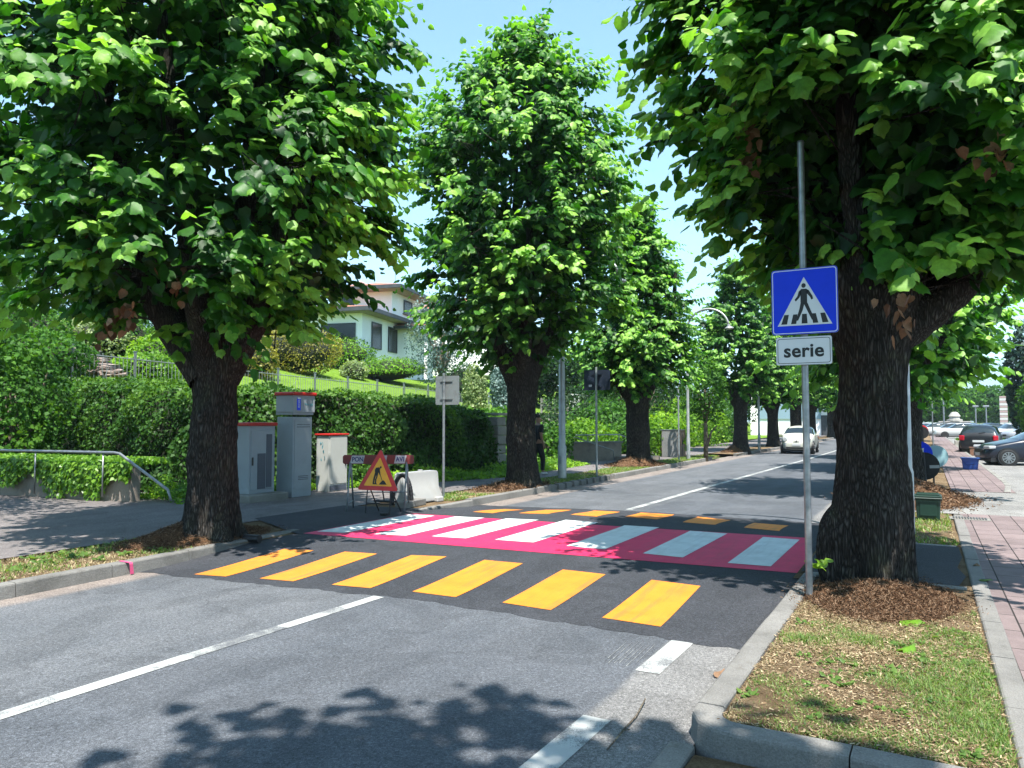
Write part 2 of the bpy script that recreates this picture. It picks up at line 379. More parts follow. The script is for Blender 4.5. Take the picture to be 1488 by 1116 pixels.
# ================================================================ SETTING
def sheet(name, x0, x1, y0, y1, z, m, nx=1, ny=1, parent=None):
    xs = np.linspace(x0, x1, nx+1); ys = np.linspace(y0, y1, ny+1)
    V = np.array([(x, y, z) for y in ys for x in xs]); F = []
    for j in range(ny):
        for i in range(nx): F.append((j*(nx+1)+i, j*(nx+1)+i+1, (j+1)*(nx+1)+i+1, (j+1)*(nx+1)+i))
    o = npmesh(name, V, np.array(F), m, parent)
    if not parent: o['kind'] = 'structure'
    return o
M_GROUND = soil_mat('far_ground', (.08, .12, .04), (.13, .17, .06), (.2, .2, .1))
sheet('ground', -6900, 7900, -500, 9000, -.06, M_GROUND)
road = sheet('road', -8.3, -1.1, -12, 400, 0, M_ASPH)
PLAT = .10
def y_near(X): return 5.30+.5*min(1, max(0, (X+7.9)/3.6))-.10*max(0, (X+4.3)/3)
def y_far(X): return 12.9+.55*min(1, max(0, (X+7.75)/3))-.1*max(0, (X+4.7)/3)
def ss(t): t = min(1, max(0, t)); return t*t*(3-2*t)
def zroad(X, Y):
    return .004+PLAT*ss((Y-y_near(X))/2.3)*ss((y_far(X)-Y)/2.0)
def Gr(px, py):
    z = .05
    for _ in range(12):
        q = G(px, py, z); z = zroad(q[0], q[1])
    return q
# raised crossing with its ramps
r = np.random.RandomState(5)
nx, ny = 60, 60; V = []; F = []
for j in range(ny+1):
    for i in range(nx+1):
        X = -7.93+i/nx*(6.83); a, b = y_near(X), y_far(X)
        if j == 0: a += .02*math.sin(X*9)+.018*math.sin(X*23+1)+.012*math.sin(X*61)
        if j == ny: b += .02*math.sin(X*7)+.015*math.sin(X*27)
        Y = a+(b-a)*j/ny
        V.append((X, Y, zroad(X, Y) if 0 < j < ny else .002))
for j in range(ny):
    for i in range(nx): F.append((j*(nx+1)+i, j*(nx+1)+i+1, (j+1)*(nx+1)+i+1, (j+1)*(nx+1)+i))
hump = npmesh('raised_crossing', V, F, M_NEW, None, smooth=True); hump['kind'] = 'structure'
def drape(name, quad, m, dz, parent, px=True, n=10, k=14):
    P = [Gr(*p) if px else np.array((*p, 0)) for p in quad]; V = []; F = []
    for j in range(k+1):
        for i in range(n+1):
            u, v = i/n, j/k
            q = (P[0]*(1-u)+P[1]*u)*(1-v)+(P[3]*(1-u)+P[2]*u)*v
            V.append((q[0], q[1], zroad(q[0], q[1])+dz))
    for j in range(k):
        for i in range(n): F.append((j*(n+1)+i, j*(n+1)+i+1, (j+1)*(n+1)+i+1, (j+1)*(n+1)+i))
    return npmesh(name, V, F, m, parent, smooth=True)
near_y = [[(282, 835), (328, 838), (456, 800), (413, 798)], [(377, 841), (426, 845), (548, 805), (501, 802)], [(482, 850), (538, 855), (649, 809), (598, 807)],
          [(599, 860), (662, 868), (760, 819), (704, 814)], [(730, 876), (800, 887), (880, 835), (818, 828)], [(875, 898), (960, 911), (1018, 852), (947, 843)]]
far_y = [[(687, 744), (716, 746), (761, 741), (733, 740)], [(754, 746), (796, 747), (831, 741), (793, 741)], [(829, 748), (867, 751), (901, 744), (863, 742)],
         [(908, 751), (955, 755), (980, 748), (931, 745)], [(992, 759), (1039, 763), (1062, 756), (1014, 751)], [(1081, 767), (1132, 772), (1146, 764), (1096, 760)]]
white = [[(460, 773), (501, 775), (632, 750), (595, 748)], [(543, 777), (590, 779), (704, 753), (662, 751)], [(627, 780), (677, 783), (783, 756), (736, 754)],
         [(719, 785), (775, 789), (869, 760), (822, 756)], [(823, 794), (879, 799), (958, 767), (908, 764)], [(934, 805), (992, 811), (1057, 776), (1003, 772)], [(1057, 819), (1120, 824), (1162, 785), (1109, 781)]]
drape('red_band', [(436, 775), (1168, 834), (1174, 782), (598, 746.5)], M_RED, .004, hump, n=60, k=16)
for q in near_y: drape('yellow_stripe', q, M_YEL, .004, hump)
for q in far_y: drape('yellow_stripe', q, M_YEL, .004, hump)
for q in white: drape('white_stripe', q, M_WHT, .008, hump)
# lane markings on the road
def line(name, pts, wd, m=M_LINE, z=.004):
    V = []; F = []
    for i, p in enumerate(pts):
        V += [(p[0]-wd/2, p[1], z), (p[0]+wd/2, p[1], z)]
        if i: F.append((2*i-2, 2*i-1, 2*i+1, 2*i))
    return npmesh(name, V, F, m, road)
line('centre_line', [(-4.72, -8), (-4.70, 2.4), (-4.69, 3.62)], .13); line('centre_line', [(-4.69, 3.62), (-4.675, 4.5)], .12, M_FADED); line('centre_line', [(-4.675, 4.5), (-4.66, 5.72)], .125)
cl = [(-5.0, 13.6), (-4.95, 18), (-4.8, 26), (-4.6, 36), (-4.5, 45), (-4.6, 70), (-4.7, 120)]
line('centre_line', cl, .14)
line('edge_line', [(-1.68, 4.90), (-1.67, 5.70)], .17, M_LINE)
line('edge_line', [(-1.70, 2.9), (-1.68, 4.02)], .17, M_LINE)
line('edge_line', [(-1.70, 0.4), (-1.70, 1.6)], .17, M_LINE)
def scuffs():
    mb = MB(); rr = random.Random(8)      # parallel scrape marks on the asphalt beside the edge line
    for k in range(7):
        x = -2.02+k*.035+rr.uniform(-.006, .006); y0 = 5.0+rr.uniform(-.05, .05); y1 = 5.55+rr.uniform(-.08, .05); mb.add([(x-.003, y0, .004), (x+.003, y0, .004), (x+.003-.02, y1, .004), (x-.003-.02, y1, .004)], [(0, 1, 2, 3)])
    mb.build('scrape_marks', M_FADED, road)
scuffs()
# ---- kerbs
def kerb(name, pts, wd=.15, h=.14, blk=1.0, z0=-.05, gap=.008, side=1, slots=None, m=M_KERB, seed=1):
    """blocks along a line; pts are the road-side top edge; the block lies on the given side of it"""
    rr = random.Random(seed); mb = MB()
    P = [Vector((p[0], p[1], 0)) for p in pts]
    L = [0]
    for i in range(1, len(P)): L.append(L[-1]+(P[i]-P[i-1]).length)
    def at(s):
        for i in range(1, len(P)):
            if s <= L[i] or i == len(P)-1:
                t = (s-L[i-1])/(L[i]-L[i-1]); return P[i-1].lerp(P[i], t)
    s = 0
    while s < L[-1]-.02:
        e = min(s+blk, L[-1]); n = max(1, int((e-s)/.12)) if len(P) > 3 else 1
        V = []; F = []
        jj = rr.uniform(-.004, .004); jz = rr.uniform(-.004, .004)
        sl = slots and slots[0] < s < slots[1]
        ee = e-gap if not sl else e-.22
        for k in range(n+1):
            q = s+(ee-s)*k/n; p = at(q); t = (at(min(q+.05, L[-1]))-at(max(q-.05, 0))).normalized()
            nn = Vector((-t.y, t.x, 0))*side; c = .018
            o = p+nn*jj; hh = h+jz
            for a, z in ((0-.012, z0), (0, hh-c), (c*.35, hh-c*.3), (c, hh), (wd-c*.5, hh), (wd, hh-c*.5), (wd, z0)): 
                w_ = o+nn*a; V.append((w_.x, w_.y, z))
        for k in range(n):
            for a in range(6): F.append((k*7+a, k*7+a+1, k*7+8+a, k*7+7+a))
        F.append(tuple(range(7))[::-1]); F.append(tuple(n*7+a for a in range(7)))
        mb.add(V, F); s = e
        if sl:   # recessed drain mouth
            p = at(e-.11); t = (at(e-.05)-at(e-.16)).normalized(); nn = Vector((-t.y, t.x, 0))*side
            mb.box((p+nn*(wd*.62)).to_tuple()[:2]+((h-.02)/2-.02,), (wd*.5, .24, h-.0), rz=math.atan2(t.y, t.x)-math.pi/2)
    o = mb.build(name, m); 
    bm = bmesh.new(); bm.from_mesh(o.data); bmesh.ops.recalc_face_normals(bm, faces=bm.faces[:]); bm.to_mesh(o.data); bm.free()
    o['kind'] = 'structure'; return o
LK = [(-7.72, -10), (-7.72, 3.9), (-7.77, 5.3), (-7.85, 6.8), (-7.92, 7.95)]
kerb('kerb_left', LK, side=1)
k2 = kerb('kerb_left', [(-7.86, 10.75), (-7.9, 12.6)], side=1, h=.13)
kerb('kerb_left', [(-7.95, 12.6), (-7.98, 16.3)], side=1)
kerb('kerb_left', [(-7.98, 16.3), (-8.0, 20.6)], side=1, blk=.46, slots=(-1, 9))
kerb('kerb_left', [(-8.0, 20.6), (-8.05, 26), (-8.1, 32.5)], side=1)
kerb('kerb_left', [(-7.95, 36.5), (-7.7, 46), (-7.6, 90)], side=1)
corner = [(-1.15+.28*(1-math.cos(a)), 4.12-.28*math.sin(a)) for a in [i*math.pi/2/8 for i in range(9)]]
kerb('kerb_right', [(-1.13, 8.25), (-1.15, 4.35)]+corner+[(-.4, 3.85), (.6, 3.83)], wd=.155, side=1, blk=1.02, seed=4)
kerb('kerb_right', [(-1.25, 12.9), (-1.3, 10.85)][::-1], side=-1)
kerb('kerb_right', [(-1.3, 12.9), (-1.4, 30), (-1.5, 90)], side=-1)
kerb('pavement_kerb', [(.34, 3.95), (.36, 8.3), (.38, 14.6)], wd=.14, h=.137, side=-1, seed=7)
kerb('flush_kerb', [(-1.24, 1.0), (-1.22, 3.9)], wd=.14, h=.02, side=-1, m=M_CONC)
# ---- pavements
sheet('brick_pavement', .49, 3.2, -4, 14.8, .13, M_BRICK)
sheet('brick_pavement', .50, 1.72, 19.6, 110, .13, M_BRICK)
sheet('side_driveway', -1.2, 3.2, 14.8, 19.6, .122, M_LOT)
kerb('lot_kerb', [(1.72, 110), (1.72, 23.2), (1.66, 21.5), (1.5, 19.7)][::-1], wd=.13, h=.137, side=-1, m=M_CONC, z0=-.04)
sheet('car_park', 1.86, 90, 19.62, 160, .004, M_LOT)
sheet('car_park', 3.2, 90, -4, 19.62, .11, M_LOT)
sheet('pavement_left', -12.6, -9.25, -12, 100, .13, M_WALK)
sheet('forecourt', -30, -12.6, -12, 10.4, .126, M_WALK)
sheet('forecourt', -19.0, -12.6, 20.5, 44, .126, M_WALK)
# dark new asphalt that ramps over the verges at both ends of the crossing
def strip(name, poly, z, m):
    o = npmesh(name, [(p[0], p[1], z) for p in poly], [tuple(range(len(poly)))], m); o['kind'] = 'structure'; return o
strip('crossing_ramp', [(-7.93, 7.75), (-7.93, 10.9), (-9.5, 10.6), (-9.5, 8.5)], .134, M_NEW)
o = npmesh('crossing_ramp', [(-7.93, 7.75, .134), (-7.93, 10.9, .134), (-7.70, 11.0, .100), (-7.70, 7.75, .100)], [(3, 2, 1, 0)], M_NEW); o['kind'] = 'structure'
strip('crossing_ramp', [(-1.16, 8.30), (.25, 8.28), (.33, 8.8), (.27, 9.3), (.34, 10.0), (.33, 10.80), (-1.16, 10.82)], .138, M_NEW)
kerb('strip_edging', [(-1.1, 8.22), (.32, 8.20)], wd=.06, h=.142, side=1, m=M_CONC, z0=0)
kerb('strip_edging', [(-1.1, 10.86), (.32, 10.84)], wd=.06, h=.142, side=1, m=M_CONC, z0=0)
sheet('verge_base', -1.2, .40, 8.0, 11.2, .118, M_SOIL); sheet('verge_base', -9.6, -7.96, 7.0, 13.0, .117, M_SOIL)
# ---- verges (gently uneven soil)
def verge(name, x0, x1, y0, y1, z, m=M_SOIL, st=.12, amp=.02, seed=1):
    nx = max(2, int((x1-x0)/st)); ny = max(2, int((y1-y0)/st)); xs = np.linspace(x0, x1, nx+1); ys = np.linspace(y0, y1, ny+1)
    XX, YY = np.meshgrid(xs, ys); P = np.stack([XX.ravel(), YY.ravel(), 0*XX.ravel()], 1)
    P[:, 2] = z+amp*nz(P, 1.5, seed, 3)
    e = np.minimum.reduce([P[:, 0]-x0, x1-P[:, 0], P[:, 1]-y0, y1-P[:, 1]]); P[:, 2] -= .02*np.clip(1-e/.12, 0, 1)
    jj, ii = np.meshgrid(np.arange(ny), np.arange(nx), indexing='ij'); a = (jj*(nx+1)+ii).ravel()
    o = npmesh(name, P, np.stack([a, a+1, a+nx+2, a+nx+1], 1), m, smooth=True); o['kind'] = 'structure'; return o
verge('verge', -1.0, .36, 3.98, 8.18, .125, amp=.014)
verge('verge', -1.2, .37, 10.9, 14.8, .125, seed=3)
verge('verge', -9.27, -7.83, -12, 7.9, .125, st=.2, seed=4)
verge('verge', -9.27, -8.12, 12.2, 34, .125, st=.2, seed=5)
verge('verge', -9.27, -7.9, 36.5, 90, .125, st=.5, seed=6)
verge('verge', -1.25, .5, 19.6, 100, .125, st=.5, seed=7)
# debris-covered soil at the foot of the near kerb corner
verge('debris_patch', -1.07, 3.0, 1.0, 3.84, .015, M_SOIL, seed=8)
# ---- embankment
def zt(X, Y): return 2.55+(-X-21)*.225-.026*(Y-12)
def dbound(X, Y):
    xb = -13.9-9.6*min(1, max(0, (Y-25)/20))
    return min(xb-X, Y-11.8)
def zterr(X, Y):
    d = dbound(X, Y)
    if d <= 0: return .10
    zz = max(zt(X, Y), 2.05) if Y < 60 else max(zt(X, Y), 1.0)
    if X < -50: zz = min(zz, zt(-50, Y)+(-50-X)*.12)
    return .10+(zz-.10)*ss(d/.6)
def bank():
    xs = np.concatenate([np.arange(-140, -60, 4), np.arange(-60, -13, .5)]); ys = np.concatenate([np.arange(11, 60, .5), np.arange(60, 160, 4)])
    V = [(x, y, zterr(x, y)) for y in ys for x in xs]; n = len(xs); F = [(j*n+i, j*n+i+1, (j+1)*n+i+1, (j+1)*n+i) for j in range(len(ys)-1) for i in range(n-1)]
    V = np.array(V); V[:, 2] += .05*nz(V, .5, 3, 2)*(V[:, 2] > 1)
    o = npmesh('embankment', V, F, M_TURFBANK, smooth=True); o['kind'] = 'structure'
M_TURFBANK = soil_mat('bank_turf', (.11, .21, .02), (.18, .32, .03), (.25, .39, .055))
bank()
def onterr(px, py, lo=12, hi=160):
    """where a line of sight meets the bank"""
    for k in range(3000):
        d = lo+(hi-lo)*k/3000; q = Dp(px, py, d)
        if q[2] <= zterr(q[0], q[1]): return q, d
    return Dp(px, py, hi), hi
# hills far away
def hills():
    n = 90; V = []; F = []
    for i in range(n+1):
        t = -1+2*i/n; X = t*6500+500; Y = 6500+400*math.sin(t*3)
        h = 330+120*math.sin(t*5+1.2)+70*math.sin(t*13)+30*math.sin(t*31)+14*math.sin(t*67)
        V += [(X, Y-1500, -5), (X, Y-500, h*.45), (X, Y, h), (X, Y+1500, -5)]
        if i:
            for k in range(3): F.append((4*i-4+k, 4*i+k, 4*i+k+1, 4*i-4+k+1))
    o = npmesh('hills', V, F, mat('hill_forest', (.05, .09, .05), .95, 0, .3, .002), smooth=True); o['kind'] = 'structure'
hills()
# ================================================================ FOLIAGE
def leaf_template(kind):
    if kind == 'hi':
        side = [(.16, -.12), (.40, -.05), (.50, .16), (.47, .30), (.53, .40), (.40, .58), (.34, .70), (.20, .80)]
        rib = [0, .05, .17, .29, .40, .55, .70, .84]; tip = (0, 1.08)
    elif kind == 'mid':
        side = [(.30, -.10), (.52, .22), (.40, .58)]; rib = [0, .26, .62]; tip = (0, 1.05)
    else:
        side = [(.46, .08)]; rib = [0]; tip = (0, 1.0)
    V = []; F = []
    k = len(side)
    for y in rib: V.append((0, y, 0))
    for s in (1, -1):
        for (x, y) in side: V.append((s*x, y, -.22*abs(x)-.10*y*y-.25*abs(x)**2))
    V.append((0, tip[1], -.16))
    T = len(V)-1
    for i in range(k-1):
        F.append((i, i+1, k+i+1, k+i)); F.append((i+1, i, 2*k+i, 2*k+i+1))
    if kind == 'lo':
        return np.array([(0, 0, 0), (.48, .25, -.1), (0, 1, -.12), (-.48, .25, -.1)], float), np.array([(0, 1, 2, 3)])
    F.append((k-1, T, T, 2*k-1)); F.append((k-1, 3*k-1, T, T))
    # replace degenerate tips by proper quads using the last side point
    V.append(((side[-1][0]*.45), (side[-1][1]+tip[1])/2, -.15)); V.append((-(side[-1][0]*.45), (side[-1][1]+tip[1])/2, -.15))
    F = F[:-2]+[(k-1, T, T+1, 2*k-1), (T, k-1, 3*k-1, T+2)]
    return np.array(V, float), np.array(F)
TEMPL = {k: leaf_template(k) for k in ('hi', 'mid', 'lo')}
def norm(a): return a/np.maximum(np.linalg.norm(a, axis=-1, keepdims=True), 1e-9)
def leaves(pos, d, n, size, kind='mid', curl=None, rs=None):
    """pos (m,3) base, d direction, n rough normal, size (m,)"""
    T, F = TEMPL[kind]; d = norm(d); s = norm(np.cross(d, n)); n = np.cross(s, d); m = len(pos)
    t = T[None]*size[:, None, None]
    if rs is not None:
        c = rs.uniform(.5, 2.2, (m, 1)); t[:, :, 2] *= c
        t[:, :, 0] *= rs.uniform(.85, 1.12, (m, 1))
    V = pos[:, None, :]+t[:, :, 0:1]*s[:, None, :]+t[:, :, 1:2]*d[:, None, :]+t[:, :, 2:3]*n[:, None, :]
    FF = (F[None]+(np.arange(m)*len(T))[:, None, None]).reshape(-1, 4)
    return V.reshape(-1, 3), FF, len(T)
def joinleaf(parts):
    V = []; F = []; t = []; o = 0
    for v, f, q in parts: V.append(v); F.append(f+o); t.append(q); o += len(v)
    return np.concatenate(V), np.concatenate(F), np.concatenate(t)
def rprof(prof, z):
    return np.interp(z, [p[0] for p in prof], [p[1] for p in prof])
def lime_crown(prof, nsh, lsize, seed, kind='mid', inner=2500, off=(0, 0), top_shoots=40, nl=(8, 14), asym=.10, L=(.45, .95), clear=(), per=6, fan=.38, shift=(0, 0)):
    """clusters of leafy shoots fanning out of the crown, leaves hanging alternately along each shoot"""
    rs = np.random.RandomState(seed)
    zl, zh = prof[0][0], prof[-1][0]; mx = max(p[1] for p in prof)
    nc = nsh//per
    z = rs.uniform(zl, zh, nc*6); keep = rs.rand(len(z)) < (rprof(prof, z)+.25)/(mx+.25); z = z[keep][:nc]; nc = len(z)
    th = rs.uniform(0, 2*math.pi, nc); u = np.stack([np.cos(th), np.sin(th), 0*th], 1); R = rprof(prof, z)
    P = u*R[:, None]; P[:, 2] = z
    lump = 1+asym*np.sin(2*th+seed)+.10*nz(P, .9, seed, 2)
    rad = np.maximum(0, R*lump*(1-rs.rand(nc)**1.8*.45)-.47+rs.normal(0, .15, nc)); cL = rs.uniform(.65, 1.3, nc)
    zn = (z-zl)/(zh-zl)
    up = .12+3.2*np.clip(zn-.74, 0, 1)+rs.normal(0, .18, nc)-1.6*np.clip(.10-zn, 0, 1)
    cd = norm(u+np.stack([rs.normal(0, .2, nc), rs.normal(0, .2, nc), up], 1)); cb = u*rad[:, None]; cb[:, 2] = z
    cti = rs.uniform(.05, .6, nc)
    idc = np.repeat(np.arange(nc), per); n = len(idc)
    base = cb[idc]+rs.normal(0, .10, (n, 3)); dirv = norm(cd[idc]+rs.normal(0, fan, (n, 3))*np.array([1, 1, .8])); Lh = rs.uniform(*L, n)*cL[idc]*np.where(rs.rand(n) < .12, 1.35, 1); shti = cti[idc]
    if top_shoots:
        k = top_shoots; zt_ = rs.uniform(zl+(zh-zl)*.78, zh, k); tt = rs.uniform(0, 6.283, k); rr = rprof(prof, zt_)*rs.uniform(.3, .9, k)
        b2 = np.stack([rr*np.cos(tt), rr*np.sin(tt), zt_-.3], 1); d2 = norm(np.stack([np.cos(tt)*.25, np.sin(tt)*.25, 1+0*tt], 1)+rs.normal(0, .12, (k, 3)))
        base = np.concatenate([base, b2]); dirv = np.concatenate([dirv, d2]); Lh = np.concatenate([Lh, rs.uniform(.4, .9, k)]); shti = np.concatenate([shti, rs.uniform(.3, .7, k)]); n += k
    parts = []
    cnt = np.clip((rs.randint(nl[0], nl[1], n)*(.6+.5*Lh/L[1])).astype(int), 4, 16); idx = np.repeat(np.arange(n), cnt); j = np.concatenate([np.arange(c) for c in cnt]); c_ = cnt[idx]
    t = .10+.90*(j+.5)/c_; d = dirv[idx]; l = Lh[idx]
    droop = rs.uniform(.1, .7, n)[idx]
    pos = base[idx]+d*(l*t)[:, None]; pos[:, 2] -= droop*l*t*t*.55
    side = norm(np.cross(d, np.array([0, 0, 1.])+rs.normal(0, .1, d.shape)))*np.where(j % 2 == 0, 1, -1)[:, None]
    hang = rs.uniform(.45, 1.3, len(pos))
    dl = norm(d*.45+side*.75-np.array([0, 0, 1.])*hang[:, None]+rs.normal(0, .25, d.shape))
    last = (j == c_-1); dl[last] = norm(d[last]+np.array([0, 0, -.5]))
    nn = norm(np.array([0, 0, 1.])*.95+d*.7+side*.25+rs.normal(0, .32, d.shape))
    pos = pos+dl*.05
    sz = lsize*rs.uniform(.38, 1.25, len(pos))*(1-.45*np.abs(t-.4))
    ti = np.clip(shti[idx]+.75*np.clip(t-.35, 0, 1)+rs.normal(0, .13, len(pos)), 0, 1)  # lighter tint towards shoot tips paints sunlit highlights into the leaf colour
    ok = np.ones(len(pos), bool)
    for (x0, x1, y0, y1, z0, z1) in clear: ok &= ~((pos[:, 0] > x0) & (pos[:, 0] < x1) & (pos[:, 1] > y0) & (pos[:, 1] < y1) & (pos[:, 2] > z0) & (pos[:, 2] < z1))
    v, f, k = leaves(pos[ok], dl[ok], nn[ok], sz[ok], kind, rs=rs)
    parts.append((v, f, np.repeat(ti[ok], k)))
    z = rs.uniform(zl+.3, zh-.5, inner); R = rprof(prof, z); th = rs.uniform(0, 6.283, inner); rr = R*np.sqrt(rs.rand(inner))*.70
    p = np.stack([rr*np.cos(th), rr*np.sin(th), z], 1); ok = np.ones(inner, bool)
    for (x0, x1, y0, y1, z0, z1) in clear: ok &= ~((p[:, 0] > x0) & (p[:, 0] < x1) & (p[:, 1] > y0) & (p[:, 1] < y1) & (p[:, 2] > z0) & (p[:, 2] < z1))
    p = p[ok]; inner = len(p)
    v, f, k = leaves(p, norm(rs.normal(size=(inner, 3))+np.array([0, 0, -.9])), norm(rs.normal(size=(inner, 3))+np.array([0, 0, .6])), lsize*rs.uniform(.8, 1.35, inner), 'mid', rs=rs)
    parts.append((v, f, np.repeat(rs.uniform(0, .35, inner), k)))  # darker tint range puts the crown's inner shade into the leaf colour
    V, F, T = joinleaf(parts); V[:, 0] += shift[0]; V[:, 1] += shift[1]; base = base+np.array([shift[0], shift[1], 0])
    V[:, 0] += off[0]*(V[:, 2]-zl)/(zh-zl); V[:, 1] += off[1]*(V[:, 2]-zl)/(zh-zl)
    if clear:
        c0 = clear[0]; q = base+dirv*(Lh*.5)[:, None]; g = ~((q[:, 0] > c0[0]-.2) & (q[:, 0] < c0[1]+.2) & (q[:, 1] < c0[3]) & (q[:, 2] < c0[5])); base, dirv, Lh = base[g], dirv[g], Lh[g]
    return V, F, T, (base, dirv, Lh)
def trunk_mesh(r0, hf, limbs, seed, lean=(0, 0), hi=True, flare=.35, waist=.80, burl=None):
    """bark-ridged trunk up to the fork hf, limbs = [(azimuth, out, height, r)]"""
    rs = np.random.RandomState(seed)
    n = 120 if hi else 24; m = 90 if hi else 14
    a = np.arange(n)*2*math.pi/n; V = []; knots = [(rs.uniform(0, 6.28), rs.uniform(.5, hf*.95), rs.uniform(.07, .16), rs.uniform(.02, .055)) for _ in range(9)]+[(-1.2, hf*.62, .11, .05), (-.7, hf*.4, .08, .03)]
    zz = np.linspace(-.15, hf+.35, m+1)
    for z in zz:
        t = max(0, z)/hf
        r = r0*(waist+(1-waist)*(1-min(t, 1))**1.5*.6)
        r += r0*flare*math.exp(-max(z, 0)/.22)
        root = r0*.22*math.exp(-max(z, 0)/.4)*np.sin(a*5+seed)+r0*.05*np.sin(a*2+seed*2+z)
        fl = r0*.38*max(0, (t-.68)/.32)**1.6
        f = r+root+fl*(.55+.45*np.cos(2*(a-limbs[0][0])))
        if t > 1: f = f*(1-.5*(t-1)*4)
        x = f*np.cos(a); y = f*np.sin(a)
        P = np.stack([x, y, np.full(n, z)], 1)
        if hi:
            Q = P*np.array([1, 1, .085])+.03*nz(P*np.array([1, 1, .7]), 5, seed+8, 2)[:, None]; w_ = nz(Q, 24, seed, 2); w2 = nz(Q*np.array([1, 1, 1.5]), 55, seed+3, 2)
            g = 1-np.abs(w_)*.9; dd = .019*(g-.6)+.009*w2+.035*nz(P, 1.7, seed+5, 3)
            P[:, :2] += (P[:, :2]/np.maximum(np.linalg.norm(P[:, :2], axis=1), 1e-6)[:, None])*dd[:, None]
        for (ka, kz, kr, kh) in knots:
            dx = np.stack([(np.angle(np.exp(1j*(a-ka))))*r0, np.full(n, z-kz)], 1); q_ = np.linalg.norm(dx, axis=1)/kr
            am = kh*(np.exp(-q_**2*1.2)-.75*np.exp(-q_**2*7)); P[:, :2] += (P[:, :2]/np.maximum(np.linalg.norm(P[:, :2], axis=1), 1e-6)[:, None])*am[:, None]
        if burl is not None:
            bc = np.array(burl[:3]); dd = np.linalg.norm((P-bc)*np.array([1, 1, 1.0]), axis=1); g = np.clip(1-dd/burl[3], 0, 1)**.7
            P[:, :2] += norm(bc[:2])[None]*(g*burl[4])[:, None]
        P[:, 0] += lean[0]*t; P[:, 1] += lean[1]*t
        V.append(P)
    V = np.concatenate(V); ii = np.arange(n); F = []
    for j in range(m): F.append(np.stack([j*n+ii, j*n+(ii+1) % n, (j+1)*n+(ii+1) % n, (j+1)*n+ii], 1))
    F = np.concatenate(F); parts = [(V, F)]
    for li, (az, out, ht, rl) in enumerate(limbs):
        k = 32 if hi else 8; ns = 26 if hi else 8
        st = np.array([lean[0]+.25*r0*math.cos(az), lean[1]+.25*r0*math.sin(az), hf*.80]); pts = []
        rr_ = random.Random(seed*7+li); w1, w2 = rr_.uniform(-.25, .25), rr_.uniform(-.25, .25)
        for q in range(ns+1):
            t = q/ns; o = out*(1-(1-t)**1.8); s_ = math.sin(t*5)*w1*t; s2 = math.cos(t*4)*w2*t
            pts.append(st+np.array([math.cos(az)*o-math.sin(az)*s_, math.sin(az)*o+math.cos(az)*s_, (ht-hf*.80)*(t*.85+.15*t*t)+s2*.3]))
        pts = np.array(pts); W = []
        for q in range(ns+1):
            tg = norm(pts[min(q+1, ns)]-pts[max(q-1, 0)]); up = np.array([-math.sin(az), math.cos(az), 0]); up = norm(up-tg*(up@tg)); b = np.cross(tg, up)
            rad = rl*(1-.82*q/ns); an = np.arange(k)*2*math.pi/k
            ring = pts[q]+rad*(np.cos(an)[:, None]*up+np.sin(an)[:, None]*b)
            if hi: ring += (norm(ring-pts[q]))*(.014*nz(ring*np.array([1, 1, .35]), 14, seed+li, 2))[:, None]*min(1, rad/.08)
            W.append(ring)
        W = np.concatenate(W); ii = np.arange(k)
        F2 = np.concatenate([np.stack([j*k+ii, j*k+(ii+1) % k, (j+1)*k+(ii+1) % k, (j+1)*k+ii], 1) for j in range(ns)])
        parts.append((W, F2))
    o = 0; VV = []; FF = []
    for v, f in parts: VV.append(v); FF.append(f+o); o += len(v)
    return np.concatenate(VV), np.concatenate(FF)
def twig_tubes(sh, step=1):
    base, d, L = sh; V = []; F = []; o = 0
    for b, dd, l in list(zip(base, d, L))[::step]:
        s = norm(np.cross(dd, [0, 0, 1.])); u = np.cross(s, dd)
        p0 = b-dd*.5; p1 = b+dd*l*.40; p1[2] -= .08*l; r = .009
        for p, rr in ((p0, r*1.4), (p1, r*.6)):
            for k in range(3):
                an = k*2.094; V.append(p+rr*(math.cos(an)*s+math.sin(an)*u))
        for k in range(3): F.append((o+k, o+(k+1) % 3, o+3+(k+1) % 3, o+3+k))
        o += 6
    return np.array(V), np.array(F)
